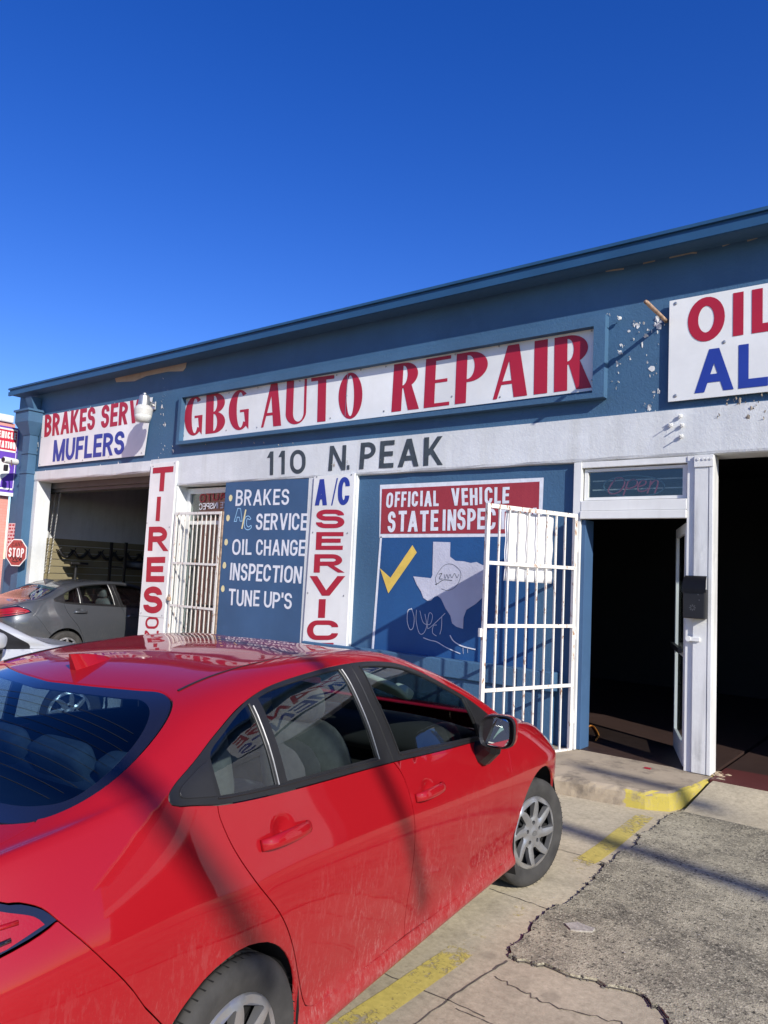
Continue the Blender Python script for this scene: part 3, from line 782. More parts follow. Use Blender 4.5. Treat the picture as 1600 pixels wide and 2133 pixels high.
# nails left in the band
for (x, y) in ((1418, 867), (1422, 886), (1420, 909), (1398, 886), (1292, 664), (1293, 735)):
    X, Z = fp(x, y, YF - .03); bm = BM(); tube(bm, [(X, YF - .02, Z), (X, YF - .11, Z + .005)], .006 if x > 1400 else .004, 6); lathe(bm, [(.018, -.012), (.022, 0), (.012, .012)], 8, 'Y', (X, YF - .045, Z))
    part('nail', bm, WT)

# ---- painted on the wall: address and mural
bm = BM()
Yb = YF - .029
text('x', '110', [(556, 990), (637, 986), (637, 936), (557, 941)], None, None, Yb, wx=.20, wy=.17, bmx=bm, gap=.30, off=.0035)
part('address_lettering', bm, M['dark_letter']); bm = BM()
text('x', 'N', [(684, 981), (720, 979), (722, 927), (688, 929)], None, None, Yb, wx=.20, wy=.17, bmx=bm, off=.0035)
text('x', '.', [(723, 978), (731, 978), (731, 968), (723, 968)], None, None, Yb, wx=.7, wy=.9, bmx=bm, off=.0035)
part('address_lettering', bm, M['dark_letter']); bm = BM()
text('x', 'PEAK', [(748.5, 977.5), (922.5, 968.5), (924, 908), (752.5, 922.5)], None, None, Yb, wx=.21, wy=.17, bmx=bm, gap=.20, off=.0035)
part('address_lettering', bm, M['dark_letter'])
Ym = YF + .03
def z3(*pts): return [(700 + x / 2.8436, 850 + y / 2.8436) for x, y in pts]
def mp(*pts): return [fp(*p, Ym) for p in z3(*pts)]
def sheet(name, polys, mt, off, parent=shop):
    bm = BM()
    for q in polys:
        V, T = cdt_region(q); vs = [bm.verts.new((p[0], Ym - off, p[1])) for p in V]
        for t_ in T: bm.faces.new([vs[i] for i in t_])
    bmesh.ops.recalc_face_normals(bm, faces=bm.faces[:])
    for f in bm.faces:
        if f.normal.y > 0: f.normal_flip()
    return part(name, bm, mt, parent)
mural = sheet('mural_panel', [mp((262, 760), (1212, 755), (1172, 1630), (600, 1560), (206, 1502))], M['mural_blue'], .003)
sheet('border', [mp((262, 455), (1232, 412), (1218, 760), (258, 768)), mp((262, 762), (274, 762), (220, 1500), (206, 1502)), mp((206, 1478), (1176, 1618), (1174, 1644), (206, 1502))], M['white_letter'], .005, mural)
sheet('red_field', [mp((275, 480), (1208, 436), (1200, 742), (266, 745))], M['mural_red'], .008, mural)
bm = BM()
kw = dict(Y=Ym, off=.011, bmx=bm, jit=.025)
def tq(s, q, **k):
    b_ = BM(); text('x', s, z3(*q), None, None, **{**kw, 'bmx': b_, **k}); part('mural_lettering', b_, M['white_letter'], mural)
tq('OFFICIAL', [(298, 590), (612, 580), (612, 488), (305, 500)], wx=.19, wy=.17, gap=.13)
tq('VEHICLE', [(690, 582), (1030, 562), (1034, 465), (685, 478)], wx=.19, wy=.17, gap=.13)
tq('STATE', [(310, 735), (610, 725), (612, 602), (315, 612)], wx=.18, wy=.17, gap=.12)
tq('INSPECTION', [(635, 725), (1190, 712), (1192, 588), (638, 600)], wx=.17, wy=.16, gap=.09)
sheet('check_mark', [mp((262, 948), (325, 1005), (455, 812), (481, 855), (312, 1098))], M['yellow_letter'], .0085, mural)
TX = [(578, 792), (680, 795), (678, 880), (710, 905), (760, 908), (800, 918), (835, 912), (870, 930), (884, 936), (890, 1000), (905, 1040), (897, 1100), (862, 1130), (830, 1160), (775, 1195), (758, 1240), (755, 1308), (715, 1295), (690, 1275), (680, 1230), (650, 1185), (625, 1130), (605, 1112), (585, 1118), (565, 1140), (545, 1142), (520, 1125), (505, 1085), (480, 1045), (460, 997), (520, 1003), (565, 1008), (573, 990)]
sheet('state_outline', [mp(*TX)], M['texas'], .0085, mural)
bm = BM()
def scrib(pts, w, off=.011, closed=False):
    ribbon(bm, smooth_pts(mp(*pts), 6), w * .72, lambda x, z: (x, Ym - off, z))
scrib([(450, 1190), (430, 1200), (425, 1260), (440, 1310), (460, 1300), (466, 1240), (450, 1185)], .012)
scrib([(480, 1195), (478, 1260), (495, 1330), (520, 1335), (540, 1290), (530, 1220)], .010)
scrib([(500, 1200), (520, 1270), (560, 1280), (575, 1230), (555, 1215), (545, 1290), (560, 1300), (650, 1215)], .009)
scrib([(600, 1285), (580, 1290), (575, 1330), (598, 1350)], .010); scrib([(630, 1235), (628, 1300), (618, 1340)], .010)
scrib([(520, 1360), (560, 1375), (600, 1385), (660, 1420), (740, 1455)], .014); scrib([(678, 1345), (700, 1380), (750, 1410), (830, 1430)], .020)
scrib([(755, 1412), (757, 1455)], .006); scrib([(782, 1420), (783, 1450)], .006)
part('graffiti', bm, M['white_letter'], mural)
bm = BM()
scrib([(600, 1050), (595, 1000), (640, 935), (690, 925), (735, 960), (742, 1000), (715, 1055), (670, 1080), (625, 1070)], .006)
scrib([(590, 1045), (605, 1040), (640, 1018), (690, 1022)], .010); scrib([(612, 985), (630, 980), (615, 1010), (635, 1012)], .010); scrib([(645, 985), (650, 1010), (660, 985), (668, 1010), (678, 985), (690, 1005), (705, 980), (720, 1005), (730, 985)], .006)
part('graffiti', bm, M['dark_letter'], mural)

# ================================================================== signs on the front
def sign(name, label, cat, corners, Y, t=.02, mt=None, group=None, skew=True):
    """a flat sign board: traced corners TL, TR, BR, BL; origin at its lower edge"""
    P = [np.array(fp(*p, Y)) for p in corners] if skew else [np.array(p) for p in corners]
    c = (P[2] + P[3]) / 2
    root = thing(name, label, cat, (c[0], Y, c[1]), 0, group)
    bm = BM(); plate(bm, [tuple(p) for p in P], [], lambda x, z: (x, Y, z), (0, t, 0))
    obj('panel', bm, mt or M['sign_white'], root, world=True)
    return root
def screws(root, pts, Y, r=.012, name='screw'):
    for p in pts:
        bm = BM(); x, z = fp(*p, Y); lathe(bm, [(r, 0), (r * .9, -.004), (r * .4, -.007)], 10, 'Y', (x, Y, z)); obj(name, bm, M['steel'], root, world=True)
def words(root, name, lines, mt, Y, off=.0035, **k):
    for ln in lines:
        bm = BM(); s, q = ln[0], ln[1]; kw = dict(k); kw.update(ln[2] if len(ln) > 2 else {})
        text('x', s, q, None, None, Y, bmx=bm, off=off, **kw)
        obj(name, bm, mt, root, world=True)
def z1(*p): return [(x / 3.555, 780 + y / 3.555) for x, y in p]
def z2(*p): return [(280 + x / 3.0769, 780 + y / 3.0769) for x, y in p]
def zg(*p): return [(360 + x / 3.478, 640 + y / 3.478) for x, y in p]
def zr(*p): return [(780 + x / 3.137, 620 + y / 3.137) for x, y in p]
def zo(*p): return [(1220 + x / 3.95, 420 + y / 3.95) for x, y in p]
# main sign in its raised blue frame
Y = YF - .012
main = sign('shop_name_sign', 'long white sign with big red shop name letters in a raised blue frame', 'sign', [(381, 829), (1242, 676), (1236, 813), (377, 920)], Y, .02)
bm = BM()
FT = [fp(374, 816, YF - .10), fp(1266, 653.5, YF - .10), fp(1253, 827.5, YF - .10), fp(365.5, 926, YF - .10)]
zt = (FT[0][1] + FT[1][1]) / 2; zb = (FT[2][1] + FT[3][1]) / 2; xl = (FT[0][0] + FT[3][0]) / 2; xr = (FT[1][0] + FT[2][0]) / 2
ti = .125
plate(bm, [(xl, zb), (xr, zb), (xr, zt), (xl, zt)], [[(xl + .075, zb + .055), (xr - .125, zb + .055), (xr - .125, zt - .105), (xl + .075, zt - .105)]], lambda x, z: (x, YF - .10, z), (0, .099, 0))
obj('frame', bm, M['blue'], main, world=True)
words(main, 'lettering', [('GBG', zg((82, 938), (552, 882), (552, 590), (92, 655))), ('AUTO', zg((640, 872), (1375, 800), (1375, 462), (655, 562))),
      ('REPAIR', zr((112, 748), (1416, 588), (1416, 224), (130, 437)))], M['red_letter'], Y, font='B')
screws(main, zg((80, 930), (387, 892), (610, 870), (1142, 803), (1530, 753), (408, 622), (617, 583), (920, 535), (1188, 492), (1363, 455), (1545, 430), (1260, 640)) + zr((62, 742), (507, 645), (822, 648), (1420, 540), (75, 452), (529, 371), (815, 318), (1420, 217)), Y - .001)
bm = BM(); ribbon(bm, [fp(*p, Y) for p in zg((1272, 455), (1250, 790))], .008, lambda x, z: (x, Y - .006, z)); obj('panel_seam', bm, M['steel'], main, world=True)
# oil change sign
Y = YF - .05
s0 = fp(1395, 627, Y); s1 = fp(1391, 838, Y)
x0, x1 = s0[0], s0[0] + 4.35; zt, zb = s0[1], s1[1] + .005
oil = sign('service_sign', 'large white sign with red over blue words right of the rusty pipe stub', 'sign', [(x0, zt), (x1, zt), (x1, zb), (x0, zb)], Y, .015, skew=False)
bm = BM()
c0 = fp(*zo((1203, 1110))[0], Y); c1 = fp(*zo((1210, 755))[0], Y); h = c1[1] - c0[1]
xo = fp(*zo((843, 960))[0], Y)[0]; xo2 = fp(*zo((1147, 960))[0], Y)[0]
xi = c0[0] + .01; xl = fp(*zo((1368, 1080))[0], Y)[0]
wI = fp(*zo((1300, 1000))[0], Y)[0] - xi
ow = xo2 - xo; wx = wI / h
def met(s, x, w, z, hh, **k): text('x', s, [(x, z), (x + w, z), (x + w, z + hh), (x, z + hh)], None, None, Y, px=False, bmx=bm, off=.0035, **k)
met('O', xo, ow, c0[1] - .01, h + .02, wx=wx, wy=.20, rho=.5); met('I', xi, wI, c0[1], h, wx=wx, wy=.2)
met('L', xl, ow * .80, c0[1], h, wx=wx, wy=.2)
met('CHANGE', xl + ow * 1.15, x1 - .25 - (xl + ow * 1.15), c0[1], h, wx=wx, wy=.2, gap=.13, rho=.45)
obj('lettering', bm, M['red_letter'], oil, world=True)
bm = BM()
a0 = fp(*zo((898, 1578))[0], Y); a1 = fp(*zo((1015, 1215))[0], Y); a2 = fp(*zo((1258, 1535))[0], Y); h2 = a1[1] - a0[1]
aw = fp(*zo((1218, 1545))[0], Y)[0] - a0[0]
met('A', a0[0], aw, a0[1], h2, wx=wx * .95, wy=.19); met('L', a2[0], aw * .72, a0[1], h2, wx=wx * .95, wy=.2)
met('IGNMENTS', a2[0] + aw * .72 + .06, x1 - .2 - (a2[0] + aw * .72 + .06), a0[1], h2, wx=wx * .8, wy=.19, gap=.10, rho=.45)
obj('lettering', bm, M['navy_letter'], oil, world=True)
screws(oil, zo((740, 838), (738, 1598), (1140, 1155)), Y - .001, .018)
# brakes banner (left bay)
Y = YF - .03
bk = sign('brakes_banner', 'white vinyl banner with red and blue words hung above the left bay', 'banner', z1((318, 305), (1130, 168), (1068, 598), (283, 682)), Y, .004)
words(bk, 'lettering', [('BRAKES SERV', z1((328, 465), (1028, 355), (1040, 183), (335, 300)), dict(wx=.22, wy=.19, gap=.08, space=.30, rho=.40))], M['red_letter'], Y)
words(bk, 'lettering', [('MUFLERS', z1((390, 647), (918, 590), (928, 415), (402, 487)), dict(wx=.22, wy=.19, gap=.08, rho=.40))], M['navy_letter'], Y)
screws(bk, z1((310, 465), (295, 665), (480, 645), (612, 635), (808, 608), (1048, 580), (515, 270), (670, 240), (850, 213)), Y - .001, .014)
# tires sign, and the smaller board under it
Y = YF - .06
ti_ = sign('tires_sign', 'tall narrow white sign with red letters stacked one above another, screwed to the white pier', 'sign', z1((1120, 663), (1310, 640), (1216, 1803), (1030, 1786)), Y, .03)
lt = []
for ch, (x0, x1, xa, xb, y0, y1) in {'T': (1172, 1228, 1137, 1287, 868, 682), 'I': (1153, 1205, 1165, 1215, 1085, 903), 'R': (1095, 1248, 1105, 1245, 1306, 1125), 'E': (1082, 1216, 1090, 1226, 1536, 1350), 'S': (1060, 1203, 1070, 1205, 1768, 1568)}.items():
    if ch == 'T': q = z1((1122, 868), (1274, 862), (1287, 678), (1135, 692))
    else: q = z1((x0, y0), (x1, y0 + 2), (xb, y1), (xa, y1 + 3))
    lt.append((ch, q, dict(wx=.31 if ch != 'I' else .27, wy=.24, rho=.42)))
words(ti_, 'lettering', lt, M['red_letter'], Y)
screws(ti_, z1((1135, 680), (1295, 655), (1045, 1765), (1200, 1785), (1090, 1100), (1255, 1130)), Y - .001, .012)
Y = YF - .055
on = sign('lower_sign', 'small white board with red letters directly under the tall narrow sign', 'sign', z1((1030, 1788), (1216, 1805), (1190, 2160), (1000, 2160)), Y, .025)
words(on, 'lettering', [('O', z1((1074, 1882), (1172, 1884), (1182, 1796), (1082, 1794)), dict(wx=.26, wy=.2, rho=.5)), ('N', z1((1062, 1990), (1165, 1990), (1178, 1898), (1075, 1896)), dict(wx=.26, wy=.2))], M['red_letter'], Y)
# services board
Y = YF - .018
sb = sign('services_board', 'blue painted board listing services in white hand lettering with cream dots', 'sign board', z2((588, 693), (1143, 665), (1092, 1790), (505, 1790)), Y, .045, M['board_blue'])
kw = dict(wx=.17, wy=.15, gap=.14, rho=.32, jit=.02)
words(sb, 'lettering', [('BRAKES', z2((648, 843), (990, 835), (996, 733), (655, 740))), ('SERVICE', z2((776, 996), (1108, 1000), (1113, 890), (785, 892)), dict(gap=.10)),
    ('OIL', z2((627, 1155), (752, 1157), (757, 1057), (632, 1053))), ('CHANGE', z2((778, 1158), (1092, 1164), (1100, 1060), (782, 1057)), dict(gap=.10)),
    ('INSPECTION', z2((610, 1318), (1070, 1340), (1079, 1230), (618, 1208)), dict(gap=.09)), ('TUNE', z2((603, 1480), (800, 1488), (806, 1386), (608, 1374)), dict(gap=.1)), ("UP'S", z2((828, 1492), (1008, 1505), (1015, 1402), (834, 1388)), dict(gap=.1))], M['white_letter'], Y, **kw)
bm = BM()
for i, (x, y) in enumerate(((618, 792), (601, 920), (589, 1075), (578, 1223), (568, 1373))):
    c = fp(*z2((x, y))[0], Y); q = [(c[0] + .040 * math.cos(a) * (1 + .06 * math.sin(3 * a + i)), c[1] + .050 * math.sin(a)) for a in [2 * PI * k / 20 for k in range(20)]]
    f = bm.faces.new([bm.verts.new((*(p[0], Y - .0035), p[1])) for p in q]); obj('painted_dot', bm, M['cream_dot'], sb, world=True); bm = BM()
ribbon(bm, [fp(*p, Y) for p in z2((716, 866), (690, 990))], .030, lambda x, z: (x, Y - .0045, z))
obj('painted_slash', bm, M['cream_dot'], sb, world=True)
bm = BM()
def outl(pts, closed=True):
    ribbon(bm, [fp(*p, Y) for p in z2(*pts)], .011, lambda x, z: (x, Y - .0038, z), closed)
outl([(641, 942), (664, 858), (682, 860), (692, 940), (678, 940), (674, 915), (660, 915), (655, 942)])
P_ = smooth_pts([(748, 925), (735, 908), (714, 915), (706, 950), (710, 985), (730, 996), (750, 982), (748, 968), (733, 978), (722, 968), (720, 945), (726, 925), (740, 930), (748, 925)], 3)[:-1]
outl(P_, True)
obj('outlined_lettering', bm, M['lightblue_line'], sb, world=True)
# air conditioning sign
Y = YF - .045
ac = sign('air_conditioning_sign', 'tall white sign with blue letters above stacked red ones, right of the services board', 'sign', z2((1153, 655), (1413, 632), (1352, 1850), (1068, 1850)), Y, .022)
words(ac, 'lettering', [('A', z2((1158, 840), (1235, 838), (1242, 668), (1165, 674)), dict(wx=.21, wy=.17)), ('/', z2((1262, 840), (1300, 838), (1306, 664), (1268, 668)), dict(wx=.06, wy=.1)), ('C', z2((1302, 838), (1378, 836), (1386, 655), (1310, 660)), dict(wx=.2, wy=.17, rho=.5))], M['navy_letter'], Y)
lt = []
for ch, a in (('S', (1163, 1345, 1352, 1170, 985, 866)), ('E', (1163, 1336, 1342, 1168, 1124, 1010)), ('R', (1150, 1348, 1340, 1156, 1270, 1152)), ('V', (1118, 1342, 1352, 1126, 1418, 1292)), ('I', (1178, 1248, 1254, 1184, 1560, 1440)), ('C', (1105, 1310, 1314, 1110, 1702, 1576)), ('E', (1095, 1270, 1278, 1100, 1836, 1720))):
    q = z2((a[0], a[4]), (a[1], a[4]), (a[2], a[5]), (a[3], a[5])); lt.append((ch, q, dict(wx=.44 if ch in 'SERC' else .5, wy=.23, rho=.5)))
words(ac, 'lettering', lt, M['red_letter'], Y)
screws(ac, z2((1170, 655), (1392, 642), (1145, 1012), (1366, 1017), (1112, 1400), (1342, 1418)), Y - .001, .012)

# ================================================================== gates
def bargate(root, W_, Hh, bars, rails, r=.013, fr=.04, sd_=1):
    bm = BM()
    for x in (fr / 2, W_ - fr / 2): bar(bm, (x, 0, 0), (x, 0, Hh), fr, fr * .8)
    for z in (fr / 2, Hh - fr / 2): bar(bm, (fr, 0, z), (W_ - fr, 0, z), fr * .8, fr)
    obj('frame', bm, M['gate'], root)
    for k in range(bars):
        x = fr + (W_ - 2 * fr) * (k + 1) / (bars + 1); bm = BM(); bar(bm, (x, 0, fr), (x, 0, Hh - fr), r * 1.6); obj('bar', bm, M['gate'], root)
    for z in rails:
        bm = BM(); bar(bm, (fr, r * 1.4 * sd_, z), (W_ - fr, r * 1.4 * sd_, z), .012, .034); obj('rail', bm, M['gate'], root)
HG = (-3.175, YF - .055)
ang = 72.1
g1 = thing('security_gate', 'white rusting barred gate swung open beside the dark doorway', 'gate', (HG[0], HG[1], .128), R(180 + ang))
bargate(g1, 1.262, 2.435, 8, [.675, 1.275, 1.87], r=.0105)
bm = BM(); box(bm, 1.245, 1.29, -.03, .0, 1.17, 1.25, .003); obj('lock_box', bm, M['gate'], g1)
for z in (.35, 1.2, 2.1):
    bm = BM(); lathe(bm, [(.018, -.06), (.018, .06)], 10, 'Z', (-.005, 0, z)); obj('hinge', bm, M['gate'], g1)
# blank paper tied to the gate
Mg = Matrix.Translation((HG[0], HG[1], .128)) @ Matrix.Rotation(R(180 + ang), 4, 'Z')
bm = BM(); n = 12
x0, x1, z0, z1_ = .315, .972, 1.70, 2.385
gr = [[bm.verts.new(Mg @ Vector((x0 + (x1 - x0) * i / n, -.034 + .010 * math.sin(i * .9) * (.3 + j / n) + .006 * math.sin(j * 1.3 + i * .4), z0 + (z1_ - z0) * j / n + .008 * i / n))) for i in range(n + 1)] for j in range(n + 1)]
for j in range(n):
    for i in range(n): bm.faces.new((gr[j][i], gr[j][i + 1], gr[j + 1][i + 1], gr[j + 1][i]))
pp = obj('paper_notice', bm, plain('blank_white_paper', (.86, .86, .87), .6, 0, .03, 3), smooth=True)
md = pp.modifiers.new('thick', 'SOLIDIFY'); md.thickness = .002
setp(pp, 'blank white paper sheet tied behind the bars of the open gate', 'paper')
# fixed gate over the window
q0 = fp(367, 1067.6, YF - .03); q1 = fp(463, 1065, YF - .03)
g2 = thing('window_gate', 'white barred gate closed across the tall window left of the services board', 'gate', (q0[0], YF - .035, .25))
bargate(g2, q1[0] - q0[0], q0[1] - .25, 9, [.95, 1.62], r=.0085, sd_=-1)
bm = BM(); bar(bm, (q1[0] - q0[0] + .03, 0, .0), (q1[0] - q0[0] + .03, 0, q0[1] - .25), .022); obj('rusty_post', bm, plain('rusted_white_post', (.30, .21, .15), .8, 0, .5, 20, .3), g2)
c = fp(352, 1243, YF - .06); bm = BM(); box(bm, c[0] - .03 - q0[0], c[0] + .04 - q0[0], -.05, -.01, c[1] - .06 - .25, c[1] - .25, .006)
tube(bm, [(c[0] + .005 - q0[0] + .03 * math.cos(a), -.03, c[1] - .25 + .035 * math.sin(a)) for a in [k * PI / 8 for k in range(9)]], .006, 6)
obj('padlock', bm, M['rust'], g2)

# ================================================================== small things on the front
# rusty pipe stub
X, Z = fp(1392, 668); bm = BM()
tip = np.array((-2.275, YF - .70, 4.472)); a = Vector((X - .02, YF - .002, Z)); b_ = Vector(tip)
tube(bm, [a, a.lerp(b_, .5), b_], [.020, .020, .020], 14, cap=False); tube(bm, [b_, a.lerp(b_, .8)], [.016, .016], 14)
setp(obj('pipe', bm, M['rust'], smooth=True), 'rusty pipe stub sticking out of the peeling wall beside the large white sign', 'pipe')
# yard light on its arm
X, Z = fp(322, 846, YF); c = fp(299, 855, YF - .36)
lm = thing('wall_lamp', 'grey bell shaped security lamp on a short arm over the left banner', 'lamp', (X, YF, Z))
o = (c[0] - X, -.36, c[1] - Z)
def lz(py): return fp(299, py, YF - .36)[1] - c[1]
h = [lz(780 + y / 3.555) for y in (140, 160, 230, 262, 300, 350)]
bm = BM(); lathe(bm, [(.03, h[0]), (.03, h[1] + .012), (.070, h[1] + .008), (.082, h[1] - .01), (.100, h[2])], 24, 'Z', o); obj('housing', bm, M['steel'], lm, smooth=False)
bm = BM(); lathe(bm, [(.100, h[2] - .001), (.140, h[3] + .03), (.148, h[3]), (.142, h[4])], 28, 'Z', o); obj('collar', bm, plain('pale_grey_lamp', (.55, .54, .50), .5), lm)
bm = BM(); lathe(bm, [(.140, h[4] - .001), (.132, h[4] - .05), (.112, h[5]), (.02, h[5] - .01)], 28, 'Z', o); obj('refractor', bm, plain('frosted_lamp_bowl', (.62, .62, .58), .25), lm, smooth=True)
bm = BM(); tube(bm, [(o[0] + .07, o[1], o[2] + h[2]), (0, -.10, .02), (0, -.005, 0)], .022, 10); box(bm, -.06, .06, -.03, -.004, -.07, .07, .006); tube(bm, [(-.01, -.04, .04), (.03, -.15, .06), (.02, -.04, -.10)], .012, 8); obj('arm', bm, M['steel'], lm)
# mailbox
Y = YF - .17
p = [fp(*q, Y) for q in ((1422, 1287), (1468, 1287), (1469, 1228), (1423, 1228), (1425, 1204), (1445, 1202))]
mb = thing('mailbox', 'black metal letterbox with a curved lid fixed to the white door post', 'mailbox', ((p[0][0] + p[1][0]) / 2, YF - .06, p[0][1]))
xa, xb, za, zm = p[0][0], p[1][0], p[0][1], p[2][1]
bm = BM(); box(bm, xa, xb, Y, YF - .062, za, zm, .008); obj('body', bm, M['black'], mb, world=True)
bm = BM(); n = 8; prev = None
zl = zm + .125
for i in range(n + 1):
    a = PI / 2 * i / n; y = Y - .012 + .10 * (1 - math.cos(a)); z = zm - .03 + (zl - zm + .03) * math.sin(a)
    row = [bm.verts.new((xa - .01 + .012 * (i / n), y, z)), bm.verts.new((xb + .01 - .012 * (i / n), y, z))]
    if prev: bm.faces.new((prev[0], prev[1], row[1], row[0]))
    prev = row
bmesh.ops.solidify(bm, geom=bm.faces[:], thickness=.006); obj('lid', bm, M['black'], mb, world=True)
bm = BM(); box(bm, xa + .02, xb - .02, Y + .09, YF - .063, zm + .001, zl - .01, .02); obj('back_plate', bm, M['black'], mb, world=True)
bm = BM(); cx = (xa + xb) / 2 - .01
for k in range(8):
    a = k * PI / 4; ribbon(bm, [(cx + .012 * math.cos(a), za + .1 + .012 * math.sin(a)), (cx + .03 * math.cos(a), za + .1 + .03 * math.sin(a))], .010, lambda x, z: (x, Y - .003, z))
for x, z in ((xb - .06, zm - .05), (xb - .05, zm - .10)): lathe(bm, [(.006, 0), (.006, -.006)], 8, 'Y', (x, Y, z))
obj('emblem', bm, plain('dull_grey_rivets', (.10, .10, .10), .4, .5), mb, world=True)
# unlit open sign of glass tubing behind the transom
z4 = lambda *p: [(1150 + x / 2.602, 880 + y / 2.602) for x, y in p]
Yn = YF + .10
ne = thing('open_sign', 'unlit red tube sign hanging behind the small window over the doorway', 'sign', (-2.62, Yn, 2.75))
bm = BM(); redt = plain('unlit_red_tubing', (.45, .05, .09), .3, 0, .05)
def nt_(pts): tube(bm, [(*(lambda q: (q[0], Yn, q[1]))(fp(*p, Yn)),) for p in smooth_pts(z4(*pts), 5)], .0085, 8)
nt_([(345, 305), (318, 340), (305, 372), (325, 388), (365, 375), (392, 335), (385, 305), (350, 300), (330, 325)])
nt_([(412, 318), (400, 355), (385, 397)]); nt_([(408, 325), (440, 308), (462, 320), (452, 345), (420, 358), (402, 355)])
nt_([(462, 350), (500, 338), (508, 318), (485, 316), (465, 345), (470, 372), (500, 372), (520, 358)])
nt_([(535, 315), (528, 350), (515, 385)]); nt_([(528, 345), (555, 315), (572, 318), (570, 345), (555, 385)])
obj('tube_lettering', bm, redt, ne, world=True, smooth=True)
bm = BM(); q = []
for k in range(33):
    a = 2 * PI * k / 32; q.append((445 + 165 * math.cos(a), 345 + 58 * math.sin(a)))
tube(bm, [(*(lambda w: (w[0], Yn + .02, w[1]))(fp(*p, Yn + .02)),) for p in z4(*q)], .007, 8); obj('tube_ring', bm, plain('unlit_blue_tubing', (.10, .19, .24), .3), ne, world=True, smooth=True)
# orange cord inside the doorway
bm = BM(); pts = [gp(*p, .16) for p in z4((238, 1725), (252, 1700), (240, 1672), (225, 1652), (205, 1648), (190, 1660), (183, 1672))]
tube(bm, [(x, y, .168) for x, y in smooth_pts(pts, 4)], .010, 8)
setp(obj('extension_cord', bm, plain('orange_cord', (.75, .28, .05), .5), smooth=True), 'orange cord lying on the floor just inside the dark doorway', 'cord')
# scrap of red plastic on the step, rubble by the post
x, y = gp(1349, 1601, .15); bm = BM(); box(bm, x - .03, x + .03, y - .02, y + .02, .1505, .158, .003); setp(obj('plastic_scrap', bm, M['red_letter']), 'tiny red plastic scrap lying on the concrete step', 'scrap')
bm = BM()
for _ in range(16):
    x, y = gp(random.gauss(1495, 12), random.gauss(1620, 5), .15); s = random.uniform(.012, .035)
    r0 = bmesh.ops.create_icosphere(bm, subdivisions=1, radius=s, matrix=Matrix.Translation((x, y, .155)) @ Matrix.Diagonal((1.2, 1, .35, 1)))
    for vv in r0['verts']: vv.co += Vector(rng.normal(0, s * .12, 3))
setp(obj('rubble', bm, plain('tan_rubble', (.42, .33, .22), .9, 0, .3, 20)), kind='stuff')

# ================================================================== left edge: neighbour, downspout, stop sign
m, t, b = mat('pink_painted_brick'); co = N(t, 'NewGeometry').outputs['Position']
mpn = N(t, 'Mapping'); mpn.inputs['Rotation'].default_value = (PI / 2, 0, PI / 2); 
sx = N(t, 'SeparateXYZ'); L(t, co, sx.inputs[0]); cmb = N(t, 'CombineXYZ'); L(t, sx.outputs[1], cmb.inputs[0]); L(t, sx.outputs[2], cmb.inputs[1])
br = N(t, 'TexBrick'); br.inputs['Scale'].default_value = 4.4; br.inputs['Mortar Size'].default_value = .014; br.inputs['Color1'].default_value = (.62, .25, .20, 1); br.inputs['Color2'].default_value = (.66, .29, .24, 1); br.inputs['Mortar'].default_value = (.50, .19, .15, 1)
L(t, cmb.outputs[0], br.inputs['Vector']); c = mix(t, math_(t, 'MULTIPLY', noise(t, co, 1.5, 5), .35), br.outputs[0], (.72, .42, .36)); L(t, c, b.inputs['Base Color']); b.inputs['Roughness'].default_value = .8
bump(t, b, br.outputs['Fac'], -.4, .006); M['pink'] = m
nb = thing('brick_building', 'pink painted brick building at the left edge with a purple sign on its side', 'building', (-15.62, 4.5, 0))
NX_ = -15.64
ztop = 4.62
bm = BM(); box(bm, -24, NX_, -1.0, YF - .05, 0, ztop); obj('wall', bm, M['pink'], nb, world=True)
bm = BM(); box(bm, -24, NX_ + .05, -1.05, YF - .10, ztop + .001, ztop + .16, .02); obj('parapet_cap', bm, M['white'], nb, world=True)
# the purple sign, mounted on the pink side wall, facing the forecourt
def nbp(px, py, X):
    d = ray(px, py); t_ = X / d[0]; return (d[1] * t_, CAM[2] + d[2] * t_)
Xs = NX_ + .10
yb, zt = nbp(41, 893, Xs); _, zbot = nbp(41, 1036, Xs)
mpp = (yb - nbp(0, 965, Xs)[0]) / 41      # metres along the wall per pixel at this end
yf = yb - 138 * mpp
st = thing('inspection_sign', 'purple sign with a red band and white words on the pink brick wall', 'sign', (Xs, (yb + yf) / 2, zbot))
bm = BM(); plate(bm, [(yf, zbot), (yb, zbot), (yb, zt), (yf, zt)], [], lambda y, z: (Xs, y, z), (-.095, 0, 0)); obj('panel', bm, plain('purple_sign_face', (.13, .055, .42), .45, 0, .05, 3), st, world=True)
def ns(name, poly, mt, off):
    bm = BM(); V, T = cdt_region(poly); vs = [bm.verts.new((Xs + off, p[0], p[1])) for p in V]
    for t_ in T:
        f = bm.faces.new([vs[i] for i in t_]); f.normal_update()
        if f.normal.x < 0: f.normal_flip()
    return obj(name, bm, mt, st, world=True)
Hs = zt - zbot
def rr(a, b_, c_, d_): return [(a, c_), (b_, c_), (b_, d_), (a, d_)]
bm_red = ns('red_field', rr(yf + 3 * mpp, yb - 5 * mpp, zt - .34 * Hs, zt - .05 * Hs), plain('sign_red_field', (.55, .02, .05), .45), .004)
for q in (rr(yf + 2 * mpp, yb - 3.5 * mpp, zt - .05 * Hs, zt - .025 * Hs), rr(yf + 2 * mpp, yb - 3.5 * mpp, zt - .365 * Hs, zt - .34 * Hs), rr(yf + 2 * mpp, yb - 3.5 * mpp, zbot + .09 * Hs, zbot + .115 * Hs), rr(yb - 5 * mpp, yb - 3.5 * mpp, zbot + .09 * Hs, zt - .05 * Hs), rr(yf, yb, zbot, zbot + .05 * Hs)):
    ns('white_border', q, M['sign_white'], .006)
bm = BM(); tw_ = lambda y, z: (Xs + .008, y, z)
